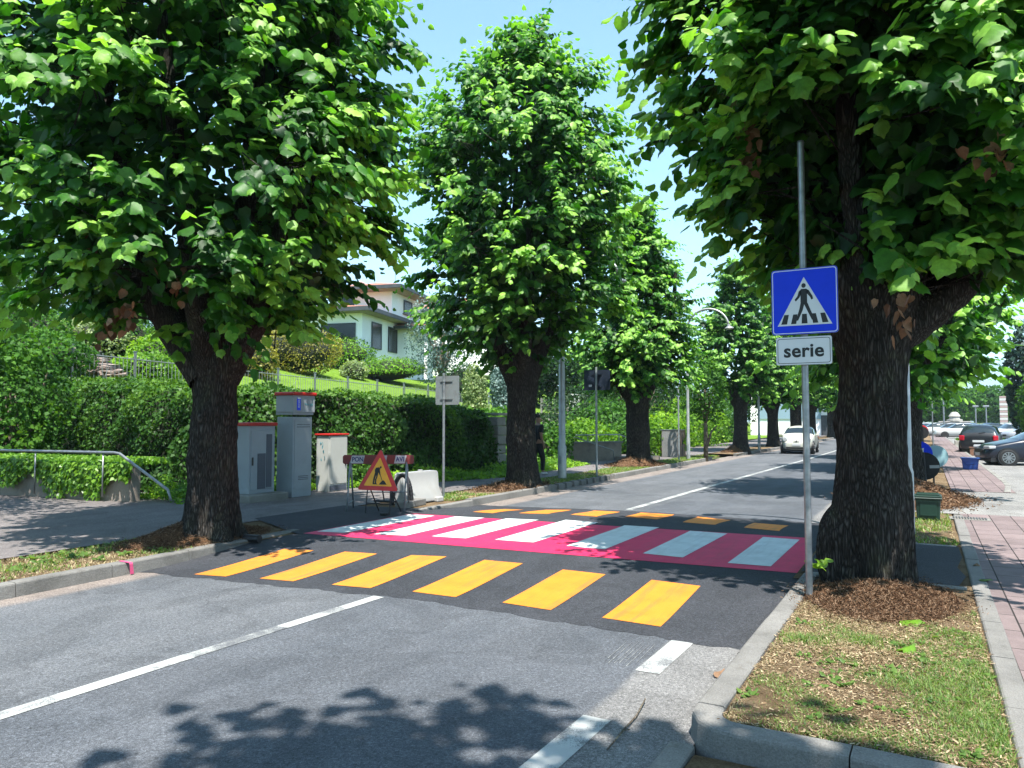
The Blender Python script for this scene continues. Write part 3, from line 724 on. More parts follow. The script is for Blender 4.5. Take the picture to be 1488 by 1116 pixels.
def mulch(name, x, y, rx, ry, h, label, seed, zb=.12, chips=2500):
    zsc = 0 if y < 10 else 1.2
    rs = np.random.RandomState(seed); V = []; F = []; nr, na = 14, 40
    o = thing(name, (x, y, zb), label, 'mulch mound', 'mulch mounds at the tree feet')
    for j in range(nr+1):
        q = j/nr
        for i in range(na):
            a = 6.2832*i/na; V.append((rx*q*math.cos(a)*(1+.08*math.sin(3*a+seed)), ry*q*math.sin(a)*(1+.08*math.cos(4*a)), h*(1-ss(q))*1.0-.01*q))
    for j in range(nr):
        for i in range(na): F.append((j*na+i, j*na+(i+1) % na, (j+1)*na+(i+1) % na, (j+1)*na+i))
    V = np.array(V); V[:, 2] += .02*nz(V, 6, seed, 3)
    npmesh('mound', V, F, M_MULCH, o, smooth=True)
    n = chips; q = np.sqrt(rs.rand(n))*1.0; q = np.where(rs.rand(n) < .12, q*rs.uniform(1, 1.35, n), q); a = rs.uniform(0, 6.283, n)
    P = np.stack([rx*q*np.cos(a), ry*q*np.sin(a), 0*q], 1); P[:, 2] = h*(1-np.array([ss(t) for t in q]))+.015+rs.rand(n)*.02
    d = norm(rs.normal(size=(n, 3))*np.array([1, 1, .55])); nn = norm(rs.normal(size=(n, 3))+np.array([0, 0, .8]))
    s = norm(np.cross(d, nn)); L = rs.uniform(.008, .038, n)[:, None]*(1+zsc); W = rs.uniform(.0014, .0032, n)[:, None]*(1+zsc*1.5)
    VV = np.stack([P-s*W, P+s*W, P+d*L+s*W, P+d*L-s*W], 1).reshape(-1, 3); FF = np.arange(4*n).reshape(-1, 4)
    c = npmesh('bark_chips', VV, FF, M_CHIP, o, tint=np.repeat(rs.rand(n), 4)); c['kind'] = 'stuff'; return o
M_CHIP = leafmat('bark_chip', (.035, .018, .011), (.13, .070, .038), (.30, .20, .13), .1, .9, .1, (1, 1, 1))
def add_lime(x, y, tr, crown, label, seed, group='lime trees lining the road', z=.1, twigs=True, dead=None, rz=0):
    t = thing('lime_tree', (x, y, z), label, 'tree', group, rz)
    V, F = trunk_mesh(**tr); npmesh('trunk', V, F, M_BARK, t, smooth=True)
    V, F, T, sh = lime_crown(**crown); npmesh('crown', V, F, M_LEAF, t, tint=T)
    if twigs:
        V, F = twig_tubes(sh, 2); npmesh('twigs', V, F, M_BARK, t)
    if dead:
        rs = np.random.RandomState(seed+9); parts = []
        for (dx, dy, dz, n_, ln) in dead:
            p = np.array([dx, dy, dz])+rs.normal(0, 1, (n_, 3))*np.array([.07, .07, ln]); 
            v, f, k = leaves(p, norm(rs.normal(0, .5, (n_, 3))+np.array([0, 0, -1.2])), norm(rs.normal(size=(n_, 3))), rs.uniform(.06, .13, n_), 'mid', rs=rs)
            v = v+0; parts.append((v, f, np.repeat(rs.rand(n_), k)))
        V, F, T = joinleaf(parts); npmesh('withered_leaves', V, F, M_LEAF_DEAD, t, tint=T)
    return t
# ================================================================ LIMES
# left row, nearest
add_lime(-8.36, 6.75, dict(r0=.345, hf=2.75, limbs=[(R_(25), 1.5, 7.5, .26), (R_(205), 1.7, 7.0, .27), (R_(110), 1.2, 8.5, .2), (R_(290), 1.2, 8, .18), (R_(60), .5, 9.5, .2)], seed=3, flare=.38),
    dict(prof=[(2.85, .8), (3.3, 2.2), (4.0, 2.75), (5.2, 2.9), (7, 2.85), (9, 2.3), (10.5, 1.4), (11.3, .3)], nsh=2350, lsize=.18, seed=11, kind='hi', inner=3800, asym=.03, shift=(-.30, -.1)),
    'big lime tree behind the pink kerb mark, nearest of the left row', 3, dead=[(-.1, -1.2, 2.95, 26, .16), (-1.25, -1.0, 4.2, 40, .22), (.5, -1.0, 3.3, 12, .1), (-1.0, -.9, 2.9, 12, .12)])
add_lime(-8.55, 15.85, dict(r0=.40, hf=3.0, limbs=[(R_(40), 1.2, 8, .22), (R_(220), 1.3, 7.6, .22), (R_(130), 1.0, 9, .2), (R_(310), 1.0, 8.4, .18)], seed=5, flare=.36),
    dict(prof=[(3.25, .6), (3.7, 1.8), (4.5, 2.5), (6, 2.85), (7.9, 2.75), (9.3, 2.3), (10.3, 1.5), (11.0, .6), (11.3, .1)], nsh=2000, lsize=.18, seed=12, kind='mid', inner=3600, top_shoots=90, asym=.03),
    'tall lime tree with a person behind its trunk, second of the left row', 5)
add_lime(-9.05, 25.6, dict(r0=.44, hf=2.8, limbs=[(R_(10), 1.3, 7, .24), (R_(190), 1.6, 6.5, .24), (R_(100), 1.0, 8, .2)], seed=6, flare=.3),
    dict(prof=[(2.8, .6), (3.3, 1.8), (4.2, 2.0), (5.6, 1.85), (7.0, 1.4), (8.4, 1.1), (9.3, .4), (9.5, .1)], nsh=1500, lsize=.19, seed=13, kind='mid', inner=2600, top_shoots=60, asym=.04),
    'lime tree with red mulch between the dark-backed sign and first arched lamp', 6)
# right row, nearest (carries the crossing sign in front of it)
add_lime(-.49, 8.0, dict(r0=.365, hf=3.0, limbs=[(R_(15), 1.6, 4.6, .23), (R_(185), .6, 7.5, .2), (R_(100), .9, 8, .2), (R_(260), .7, 7, .16)], seed=8, flare=.03, waist=.9, lean=(.08, .0), burl=(-.62, -.28, .38, .5, .26)),
    dict(prof=[(2.8, .4), (3.2, 1.25), (3.8, 1.75), (4.8, 2.15), (6.2, 2.4), (7.8, 2.1), (9.0, 1.3), (9.6, .3)], nsh=2250, lsize=.182, seed=21, kind='hi', inner=6000, asym=.03, L=(.4, .85), shift=(.28, .1), clear=[(-1.2, -.15, -4, -.60, 0, 4.45), (-.62, .4, -4, -.2, 0, 2.75)]),
    'big lime tree at the right kerb directly behind the crossing sign', 8, dead=[(-.9, -.9, 4.2, 22, .2), (.35, -.9, 2.55, 16, .12), (1.0, -1.2, 3.7, 12, .1)])
# second of the right row
t2r = add_lime(-.40, 17.8, dict(r0=.40, hf=2.9, limbs=[(R_(0), 1.4, 7, .2), (R_(180), 1.4, 7, .2), (R_(90), 1.0, 8, .18)], seed=9, hi=True, flare=.3),
    dict(prof=[(2.2, .5), (2.7, 1.9), (3.6, 2.6), (5.5, 2.9), (8, 2.7), (9.8, 1.6), (10.6, .2)], nsh=1100, lsize=.20, seed=22, kind='mid', inner=2200),
    'lime tree behind the round sign turned away, second of the right row', 9)
# tree standing behind the photographer: only its shadow reaches the road
add_lime(1.6, -2.0, dict(r0=.4, hf=3.2, limbs=[(R_(20), 1.3, 7, .2), (R_(200), 1.3, 7, .2)], seed=15, hi=False, flare=.3),
    dict(prof=[(3.7, .8), (4.4, 2.0), (6, 2.7), (8, 2.7), (9.8, 2.0), (11, .3)], nsh=1700, lsize=.30, seed=23, kind='mid', inner=14000, L=(.5, 1.1)),
    'lime tree just behind the camera, outside the picture', 15, twigs=False)
# farther limes: two models, copied with their parts
protoA = add_lime(-8.3, 39.2, dict(r0=.42, hf=2.9, limbs=[(R_(170), 1.4, 7, .24), (R_(10), 1.2, 7, .2), (R_(90), 1.0, 8, .18)], seed=17, hi=False, flare=.3),
    dict(prof=[(3.0, .5), (3.5, 1.9), (4.4, 2.5), (6, 2.4), (7.6, 2.0), (9.0, 1.2), (9.8, .2)], nsh=1100, lsize=.21, seed=31, kind='mid', inner=1500, top_shoots=40),
    'lime tree with a red mulch heap standing just left of the white car', 17, twigs=False)
far_l = [(-8.3, 48.5, 'dark-trunked lime tree standing close behind the second arched lamp post'), (-8.3, 58, 'forked lime tree left of the sign pole, its trunk before the white building'),
         (-8.4, 67.5, 'lime tree of the left row hidden by the crossing sign pole'), (-7.9, 78, 'distant lime tree just right of the sign pole in the left row'), (-7.7, 89, 'farthest lime tree of the left row seen beside the big right trunk')]
far_r = [(-.45, 27, 'lime tree of the right row third from the crossing sign'), (-.5, 36.5, 'lime tree of the right row fourth from the crossing sign'), (-.5, 46, 'lime tree of the right row fifth from the crossing sign'),
         (-.5, 56, 'lime tree of the right row sixth from the crossing sign'), (-.6, 66, 'lime tree of the right row before the far parking sign, seventh from the crossing sign')]
for i, (x, y, lb) in enumerate(far_l+far_r):
    c = copy_tree(protoA); c.location = (x, y, .1); c.rotation_euler.z = 1.3*i+.7; s = .93+.05*((i*7) % 4); c.scale = (s, s, s*(.96+.03*(i % 3))); c['label'] = lb
# mulch
mulch('mulch_mound', -.38, 7.45, .62, .92, .12, 'brown mulch mound round the big right lime beside the sign pole', 1, chips=42000)
mulch('mulch_mound', -8.58, 6.70, .66, 1.15, .24, 'leafy mulch mound round the foot of the nearest left lime', 2, chips=14000)
mulch('mulch_mound', -8.66, 15.6, .62, 1.5, .16, 'flat mulch mound round the tall second left lime', 3, chips=4000)
mulch('mulch_mound', -9.1, 25.5, .98, 1.9, .34, 'bright red mulch heap at the third left lime', 4, chips=4000)
mulch('mulch_mound', -8.6, 39.2, .7, 1.4, .38, 'small red mulch heap behind the grass left of the white car', 5, chips=700)
mulch('mulch_mound', -.3, 17.2, 1.25, 2.3, .38, 'dark mulch mound behind the green bin on the right', 6, chips=6000)
# a fresh green sucker on the big right trunk
def sucker():
    rs = np.random.RandomState(3); n = 7; p = np.array([-.86, 7.30, .42])+rs.normal(0, .035, (n, 3)); 
    d = norm(rs.normal(0, 1, (n, 3))*np.array([1, .6, .5])+np.array([0, -.3, .1])); v, f, k = leaves(p, d, norm(np.array([0, -.7, .8])+rs.normal(0, .3, (n, 3))), rs.uniform(.07, .11, n), 'hi', rs=rs)
    o = npmesh('lime_sucker', v, f, M_CREEP, tint=np.full(len(v), .95)); tag(o, 'fresh bright green sprout at the foot of the big right trunk', 'sprout')
sucker()
# ================================================================ GRASS
def grass(name, x0, x1, y0, y1, n, h, seed, z=.125, thr=-.1, straw=.35, wd=.004, excl=(), bias=None):
    rs = np.random.RandomState(seed); P = np.stack([rs.uniform(x0, x1, n), rs.uniform(y0, y1, n), np.zeros(n)], 1)
    f = nz(P, 3.0, seed, 4)
    if bias: f = f+bias(P)
    g = rs.rand(n) < np.clip(.5+1.5*(f-thr), .04, .95); dry = (~g) & (rs.rand(n) < straw); mixd = g & (rs.rand(n) < .30); g &= ~mixd; dry |= mixd; 
    for (ex, ey, er) in excl:
        dd = (P[:, 0]-ex)**2+(P[:, 1]-ey)**2 > er*er; g &= dd; dry &= dd
    for sel, m, nm, hh in ((g, M_GRASS, name, h), (dry, M_STRAW, 'dry_'+name, h*.7)):
        Q = P[sel]; k = len(Q)
        if not k: continue
        # tufts: pull blades towards shared centres
        L = hh*rs.uniform(.45, 1.3, k)*(1+.5*np.clip(f[sel], 0, 1)); a = rs.uniform(0, 6.283, k); ln = rs.uniform(.15, .95, k)
        d = np.stack([np.cos(a)*ln, np.sin(a)*ln, np.ones(k)], 1); d = norm(d); s = np.stack([-np.sin(a), np.cos(a), 0*a], 1)
        Q = Q.copy(); Q[:, 2] = z-.012; W = (wd*rs.uniform(.6, 1.5, k))[:, None]; mid = Q+d*(L*.55)[:, None]; tip = Q+d*L[:, None]+np.stack([np.cos(a), np.sin(a), -.5+0*a], 1)*(L*.28)[:, None]
        V = np.stack([Q-s*W, Q+s*W, mid+s*W*.8, mid-s*W*.8, tip+s*W*.15, tip-s*W*.15], 1).reshape(-1, 3)
        b = (np.arange(k)*6)[:, None]; F = np.concatenate([b+np.array([[0, 1, 2, 3]]), b+np.array([[3, 2, 4, 5]])])
        o = npmesh(nm, V, F, m, tint=np.repeat(rs.rand(k), 6)); tag(o, None, None, None, 'stuff')
        if m is M_GRASS: tag(o, 'short patchy green grass growing on the verge', 'grass', None, 'stuff')
        else: tag(o, 'dry straw-coloured grass on the bare soil of the verge', 'dry grass', None, 'stuff')
ex = [(-.38, 7.5, .75)]
grass('grass', -.97, .33, 4.02, 7.5, 95000, .036, 1, thr=.12, straw=.8, excl=ex, wd=.0024, bias=lambda P: .55*np.clip((P[:, 0]+.55)/.5, -1, 1)-.55*np.clip((P[:, 1]-6.0)/.5, 0, 1.2)-.35*np.clip(1-((P[:, 0]+.3)**2+(P[:, 1]-4.3)**2)/.09, 0, 1))
grass('grass', -1.1, .33, 11, 14.7, 7000, .06, 2, thr=-.1, straw=.5, wd=.006)
grass('grass', -9.2, -7.9, 2.0, 6.2, 9000, .05, 3, thr=.05, straw=.5, wd=.006)
grass('grass', -9.2, -8.15, 12.3, 24, 22000, .06, 4, thr=-.35, straw=.4, wd=.009, excl=[(-8.6, 15.3, 1.4)])
grass('grass', -9.2, -8.15, 24, 34, 14000, .07, 5, thr=-.6, straw=.3, wd=.012, excl=[(-9.1, 25.5, 1.5)])
def weeds(name, x0, x1, y0, y1, n, seed, size=.035, z=.13):
    rs = np.random.RandomState(seed); parts = []
    for q in range(n):
        c = np.array([rs.uniform(x0, x1), rs.uniform(y0, y1), z]); k = rs.randint(6, 16); a = rs.uniform(0, 6.283, k); r_ = rs.uniform(.0, .06, k)
        p = c+np.stack([np.cos(a)*r_, np.sin(a)*r_, rs.uniform(0, .02, k)], 1); d = np.stack([np.cos(a), np.sin(a), rs.uniform(.1, .7, k)], 1)
        v, f, m = leaves(p, d, np.array([0, 0, 1.])+rs.normal(0, .2, (k, 3)), size*rs.uniform(.6, 1.5, k), 'mid', rs=rs); parts.append((v, f, np.repeat(rs.uniform(.1, .7, k), m)))
    V, F, T = joinleaf(parts); tag(npmesh(name, V, F, M_GRASS, tint=T), 'small broad-leaved weeds scattered in the grass of the verge', 'weeds', None, 'stuff')
def litter(x0, x1, y0, y1, n, seed):
    rs = np.random.RandomState(seed); P = np.stack([rs.uniform(x0, x1, n), rs.uniform(y0, y1, n), rs.uniform(.128, .142, n)], 1)
    P = P[nz(P, 2.5, seed, 3)+rs.rand(n)*.8 > .1]; n = len(P)
    d = norm(rs.normal(size=(n, 3))*np.array([1, 1, .18])); s = norm(np.cross(d, [0, 0, 1.])+rs.normal(0, .2, (n, 3))); L = rs.uniform(.006, .035, n)[:, None]; W = rs.uniform(.0012, .005, n)[:, None]
    VV = np.stack([P-s*W, P+s*W, P+d*L+s*W, P+d*L-s*W], 1).reshape(-1, 3)
    tag(npmesh('plant_litter', VV, np.arange(4*n).reshape(-1, 4), M_CHIP2, tint=np.repeat(rs.rand(n), 4)), 'brown bits of bark, stalks and leaf litter on the bare verge soil', 'litter', None, 'stuff')
M_CHIP2 = leafmat('litter_bits', (.06, .035, .02), (.24, .16, .09), (.50, .40, .26), .1, .9, .1, (1, 1, 1))
litter(-.98, .34, 4.0, 7.4, 22000, 3); litter(-9.2, -7.92, 2, 7.8, 9000, 4)
weeds('weeds', -.95, .32, 4.05, 6.6, 34, 4, .028)
weeds('weeds', -9.1, -8.0, 3, 6.3, 30, 5, .05)
# loose leaves lying about
def fallen(px, py, z, size, ang, col, label, crumple=1.5, n=1, seed=0):
    rs = np.random.RandomState(seed+int(px)); q = G(px, py, z); p = np.array([q+np.array([rs.uniform(-.03, .03), rs.uniform(-.03, .03), .012]) for _ in range(n)])
    a = ang+rs.uniform(-1, 1, n); v, f, k = leaves(p, np.stack([np.cos(a), np.sin(a), .15+0*a], 1), np.array([0, 0, 1.])+rs.normal(0, .3, (n, 3)), np.full(n, size), 'hi', rs=rs)
    tag(npmesh('fallen_leaf', v, f, col, tint=np.full(len(v), .7)), label, 'leaf')
fallen(1304, 903, .14, .16, 0, M_CREEP, 'bright green fallen leaf upright in the grass of the near verge', n=1)
fallen(1318, 948, .14, .15, .5, M_CREEP, 'pale green fallen leaf in the middle of the near grass', n=1)
fallen(1042, 978, .02, .09, 1, M_LEAF_DEAD, 'curled brown leaf on the road against the near kerb', n=3)
fallen(1425, 843, .135, .10, 0, M_GRASS, 'green leaf on the pink pavers beside the kerb', n=1)
fallen(1412, 822, .135, .08, 2, M_LEAF_DEAD, 'small dull leaf on the pavers above the green one', n=1)
fallen(368, 772, .14, .10, 2, M_LEAF_DEAD, 'dark curled leaf on the dark asphalt right of the left trunk', n=2)
mb = MB(); pts = [G(882, 1090, .012), G(905, 1062, .02), G(925, 1040, .014), G(938, 1015, .03)]
mb.tube(pts, [.004, .006, .006, .004], 6); mb.tube([pts[1], G(915, 1060, .05)], .003, 5)
tag(mb.build('twig', M_BARK2), 'thin bare brown twig lying on the road edge at the bottom', 'twig')
# ================================================================ SHRUBS, HEDGES, BACKGROUND TREES
def bush(name, base, rx, ry, h, n, ls, m, label, cat, seed, group=None, kind='lo', lump=.22, up=.3, stem=None, droop=0., flat=0., zc=.45, fr=2.2, trunk_h=0., sub='foliage', parent=None):
    """crown of leaf faces round an uneven ellipsoid standing on base; trunk and limbs below"""
    rs = np.random.RandomState(seed); t = parent or thing(name, tuple(base), label, cat, group)
    u = norm(rs.normal(size=(n, 3))); 
    lm = 1+lump*nz(u, fr, seed, 4)+.5*lump*nz(u, fr*3.1, seed+1, 2)
    dep = 1-.55*rs.rand(n)**2.2
    hh = h-trunk_h
    P = u*np.array([rx, ry, hh*.5])*(lm*dep)[:, None]
    if flat: P[:, 2] = np.where(P[:, 2] < 0, P[:, 2]*(1-flat), P[:, 2])
    P[:, 2] += trunk_h+hh*(zc)
    P[:, 2] = np.maximum(P[:, 2], .02+.05*rs.rand(n))
    nn = norm(u*.8+np.array([0, 0, up])+rs.normal(0, .55, (n, 3))); d = norm(rs.normal(size=(n, 3))+u*.4+np.array([0, 0, -droop]))
    v, f, k = leaves(P, d, nn, ls*rs.uniform(.6, 1.4, n), kind, rs=rs)
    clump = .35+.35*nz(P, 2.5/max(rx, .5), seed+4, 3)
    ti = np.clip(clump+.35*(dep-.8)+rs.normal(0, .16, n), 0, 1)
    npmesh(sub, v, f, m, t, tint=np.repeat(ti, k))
    mb = MB(); rt = stem or max(.03, .05*h*.5); rr = random.Random(seed)
    zt_ = trunk_h+hh*.55
    mb.tube([(0, 0, -.2), (rr.uniform(-.05, .05), 0, zt_*.4), (rr.uniform(-.1, .1)*rx*.5, rr.uniform(-.1, .1), zt_)], [rt*1.25, rt, rt*.5], 8)
    for q in range(5):
        a = 6.283*q/5+rr.random(); mb.tube([(0, 0, max(trunk_h*.85, .05)), (math.cos(a)*rx*.3, math.sin(a)*ry*.3, trunk_h+hh*.35), (math.cos(a)*rx*.62, math.sin(a)*ry*.62, trunk_h+hh*(.45+.25*rr.random()))], [rt*.7, rt*.45, rt*.15], 6)
    mb.build('trunk' if trunk_h > .3 else 'stems', M_BARK2, t, smooth=True)
    return t
L_DARK = leafmat('dark_foliage', (.008, .028, .008), (.02, .06, .012), (.05, .12, .02), .2, .6, .2)
L_MID = leafmat('mid_foliage', (.02, .07, .01), (.05, .15, .016), (.12, .26, .03), .3, .6, .2)
L_LIME = leafmat('lime_foliage', (.05, .14, .01), (.14, .30, .018), (.28, .46, .035), .35, .5, .3)
L_OLIVE = leafmat('olive_foliage', (.09, .09, .012), (.21, .20, .025), (.36, .34, .05), .3, .5, .3)
L_PALE = leafmat('pale_foliage', (.09, .14, .05), (.22, .30, .12), (.42, .48, .26), .3, .5, .3)
L_BLUE = leafmat('blue_conifer', (.05, .10, .085), (.13, .21, .19), (.28, .38, .36), .15, .6, .3, (1.1, 1.2, 1.1))
L_RED = leafmat('red_maple', (.10, .008, .02), (.22, .015, .05), (.38, .05, .12), .3, .5, .3, (2, 1, 1.2))
L_RUST = leafmat('rust_foliage', (.16, .07, .02), (.30, .15, .04), (.40, .26, .08), .3, .5, .3)
# ---- the long hedge along the left pavement
def hedge(path, H, dep, n, seed, name, label, m, ls, cat='hedge', bulge=.35, topn=.35, core=True):
    rs = np.random.RandomState(seed); t = thing(name, (path[0][0], path[0][1], .1), label, cat); o0 = np.array([path[0][0], path[0][1], .1])
    P = np.array([(p[0], p[1], 0) for p in path], float); sg = np.linalg.norm(np.diff(P, axis=0), axis=1); cs = np.concatenate([[0], np.cumsum(sg)])
    def at(s):
        i = np.clip(np.searchsorted(cs, s, side='right')-1, 0, len(sg)-1); f = (s-cs[i])/sg[i]; p = P[i]+(P[i+1]-P[i])*f[:, None]
        # smooth the outward direction near the corners
        tan = norm(P[i+1]-P[i]); return p, np.stack([tan[:, 1], -tan[:, 0], 0*f], 1)
    Hs = np.interp
    nt_ = int(n*topn); nf = n-nt_
    s = rs.uniform(0, cs[-1], nf); h = rs.rand(nf); p, o = at(s); Ht = np.interp(s, cs, H)
    q = p+o*(bulge*(1-h)**1.5)[:, None]; q[:, 2] = .1+h*Ht
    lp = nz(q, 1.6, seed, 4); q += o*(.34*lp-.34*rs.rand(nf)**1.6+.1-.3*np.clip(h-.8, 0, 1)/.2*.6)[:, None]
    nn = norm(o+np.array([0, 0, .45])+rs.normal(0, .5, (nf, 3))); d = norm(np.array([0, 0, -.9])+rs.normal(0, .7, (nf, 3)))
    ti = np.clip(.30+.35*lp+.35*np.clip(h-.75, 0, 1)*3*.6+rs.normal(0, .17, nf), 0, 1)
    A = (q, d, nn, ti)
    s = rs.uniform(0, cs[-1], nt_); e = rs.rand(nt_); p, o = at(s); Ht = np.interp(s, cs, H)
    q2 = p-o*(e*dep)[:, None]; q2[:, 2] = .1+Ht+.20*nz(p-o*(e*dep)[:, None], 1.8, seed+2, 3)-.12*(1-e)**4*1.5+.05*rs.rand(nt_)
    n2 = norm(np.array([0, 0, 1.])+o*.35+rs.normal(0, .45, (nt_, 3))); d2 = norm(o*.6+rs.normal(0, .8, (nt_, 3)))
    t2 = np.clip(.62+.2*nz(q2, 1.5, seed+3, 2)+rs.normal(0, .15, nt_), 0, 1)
    q = np.concatenate([q, q2]); d = np.concatenate([d, d2]); nn = np.concatenate([nn, n2]); ti = np.concatenate([ti, t2])
    v, f, k = leaves(q-o0, d, nn, ls*rs.uniform(.6, 1.35, len(q)), 'lo', rs=rs)
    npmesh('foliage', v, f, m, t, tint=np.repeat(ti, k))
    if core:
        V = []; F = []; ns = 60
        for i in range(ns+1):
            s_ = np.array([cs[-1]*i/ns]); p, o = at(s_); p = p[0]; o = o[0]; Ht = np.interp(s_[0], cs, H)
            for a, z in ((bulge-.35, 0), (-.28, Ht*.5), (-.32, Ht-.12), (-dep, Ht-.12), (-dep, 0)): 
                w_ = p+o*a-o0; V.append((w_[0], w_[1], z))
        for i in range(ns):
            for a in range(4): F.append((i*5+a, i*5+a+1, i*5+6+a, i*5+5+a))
        npmesh('dark_core', V, F, M_CORE, t)  # solid sight-blocking core behind the leaves, shade put into its colour
    return t
hedge([(-26, 11.9), (-19, 11.5), (-14.4, 11.0), (-13.3, 11.3), (-12.5, 13.2), (-12.0, 17.3), (-11.5, 19.3), (-12.6, 20.3), (-15, 20.6)],
      [2.75, 2.62, 2.35, 2.35, 2.35, 2.15, 1.95, 1.9, 1.9], 2.3, 62000, 41, 'hedge', 'long dark hedge of laurel and ivy behind the street cabinets', M_HEDGE, .085)
def ground_cover(name, pts, n, ls, h, label, m, seed, cat='ground cover'):
    """pts: polygon strip as list of (x0,y0,x1,y1) sections from near to far"""
    rs = np.random.RandomState(seed); k = rs.randint(0, len(pts)-1, n); f = rs.rand(n); e = rs.rand(n); A = np.array(pts, float)
    a = A[k]*(1-f[:, None])+A[k+1]*f[:, None]; x = a[:, 0]*(1-e)+a[:, 2]*e; y = a[:, 1]*(1-e)+a[:, 3]*e
    P = np.stack([x, y, 0*x], 1); hh = h*np.sin(np.clip(e, .02, .98)*math.pi)**.5*(.6+.4*nz(P, 3, seed, 3)); P[:, 2] = .12+np.abs(hh)*rs.rand(n)**.5
    v, fq, q = leaves(P, norm(rs.normal(size=(n, 3))+np.array([0, 0, -.2])), norm(np.array([.2, -.3, 1.])+rs.normal(0, .5, (n, 3))), ls*rs.uniform(.6, 1.3, n), 'lo', rs=rs)
    tag(npmesh(name, v, fq, m, tint=np.repeat(np.clip(.5+.3*nz(P, 2, seed, 2)+rs.normal(0, .2, n), 0, 1), q)), label, cat, None, 'stuff')
ground_cover('ground_ivy', [(-12.3, 13.0, -11.9, 12.9), (-12.2, 15, -11.3, 14.8), (-12, 18, -10.3, 17.8), (-11.8, 21, -10.3, 21), (-12.4, 25, -10.6, 25)], 11000, .085, .42, 'bright green ivy spreading over the ground at the foot of the long hedge', L_LIME, 7)
ground_cover('ground_ivy', [(-14.2, 9.6, -12.3, 9.2), (-13.6, 10.6, -12.1, 11.3), (-13.0, 11.6, -12.2, 12.8)], 5500, .07, .5, 'bright ground ivy between the sloping handrail and the left cabinet', L_LIME, 8)
# ---- creeper wall with handrail at the far left
t = thing('low_wall', (-15.8, 9.2, .12), 'low concrete wall at the far left overhung by bright creeper', 'wall')
mb = MB(); mb.box((-1.9, -.30, .38), (8.2, .22, .76), bev=.01); mb.build('wall', M_WALL, t).rotation_euler.z = .13
rs = np.random.RandomState(3); n = 15000; x = rs.uniform(-6.0, 2.25, n); e = rs.rand(n)
drp = .42+.14*np.sin(x*2.1)+.10*np.sin(x*5.3+1); zz = np.where(e < .45, .76+.10*rs.rand(n), .80-(e-.45)/.55*drp*rs.rand(n)**.5*1.5); yy = np.where(e < .45, rs.uniform(-.45, .5, n), -.45-.13*rs.rand(n))
P = np.stack([x, yy, zz], 1); dd = np.array([0, -.25, -1.])+rs.normal(0, .4, (n, 3)); v, f, k = leaves(P, dd, norm(np.array([0, -.6, .8])+rs.normal(0, .35, (n, 3))), .085*rs.uniform(.6, 1.3, n), 'lo', rs=rs)
o = npmesh('creeper', v, f, M_CREEP, tint=np.repeat(np.clip(.62+rs.normal(0, .2, n), 0, 1), k)); tag(o, 'bright green creeper hanging over the low wall at the far left', 'creeper'); o.location = t.location; o.rotation_euler.z = .13
t = thing('handrail', (-13.7, 9.25, .12), 'pale metal handrail above the creeper wall, sloping down beside the big left lime', 'handrail')
mb = MB(); mb.tube([(-8.5, -1.5, .97), (-.05, -.42, .97), (.1, -.4, .95), (1.35, -.25, .30), (1.45, -.25, .1)], .027, 10); mb.build('rail', M_GALV, t, smooth=True)
for q in range(5):
    mb = MB(); mb.cyl((-.35-q*1.9, -.45-q*.245, .1), (-.35-q*1.9, -.45-q*.245, .96), .016, 8); mb.build('post', M_GALV, t, smooth=True)
bush('feathery_tree', (-14.9, 4.9, .12), 2.4, 2.5, 6.2, 16000, .10, L_MID, 'feathery garden tree just outside the left edge that shades the forecourt', 'tree', 51, droop=.8, lump=.25, trunk_h=1.8)
bush('feathery_shrub', (-19.3, 9.9, .12), 1.15, 1.1, 4.1, 7500, .10, L_MID, 'feathery drooping shrub at the left edge behind the creeper wall', 'shrub', 57, droop=.9, lump=.22)
# ---- garden on the bank (each shrub stands where its foot is seen)
def gb(px, py, w, h, m, label, seed, name='garden_shrub', cat='shrub', n=2600, ls=None, dmax=160, depth=None, **k):
    n = int(n*1.7); k.setdefault('lump', .13)
    if depth: q = Dp(px, py, depth); q[2] = zterr(q[0], q[1]); d = depth
    else: q, d = onterr(px, py, 14, dmax)
    s = d/FPX; W = w*s/2*1.22; Hh = h*s*1.3
    t = bush(name, (q[0], q[1], q[2]-.1), W, W*.9, Hh, n, ls or max(.10, 2.6*s), m, label, cat, seed, **k)
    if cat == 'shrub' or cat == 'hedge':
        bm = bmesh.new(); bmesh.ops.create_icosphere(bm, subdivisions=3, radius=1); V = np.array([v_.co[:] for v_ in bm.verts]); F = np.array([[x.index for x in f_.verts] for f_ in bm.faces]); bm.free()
        V = V*(1+.12*nz(V, 2.2, seed, 3))[:, None]*np.array([W*.74, W*.66, Hh*.36]); V[:, 2] += Hh*.44; npmesh('inner_dark_core', V, F, M_CORE, t, smooth=True)  # solid blob filling the shrub, coloured dark for the shade inside
    return t
gb(432, 541, 104, 58, L_OLIVE, 'wide ochre-green dome of maple left of the white villa', 61, n=4200, droop=.6)
gb(500, 538, 74, 42, L_LIME, 'rounded bright green shrub between the ochre dome and the yellow-green dome', 62, n=2600)
gb(553, 532, 66, 50, L_LIME, 'tall yellow-green dome of shrub below the villa windows', 63, n=2800)
gb(562, 554, 96, 30, L_LIME, 'flat spreading juniper in front of the yellow-green dome', 64, n=2800, flat=.5)
gb(515, 551, 36, 24, L_PALE, 'small pale shrub beside the spreading juniper', 65, n=900)
gb(372, 548, 56, 44, L_OLIVE, 'yellow shrub just right of the nearest left lime trunk', 66, n=1800)
gb(377, 536, 26, 30, L_BLUE, 'small blue-green conifer behind the yellow shrub', 67, n=900)
gb(235, 545, 84, 52, L_LIME, 'lime green shrub behind the fence left of the nearest lime trunk', 68, n=2600)
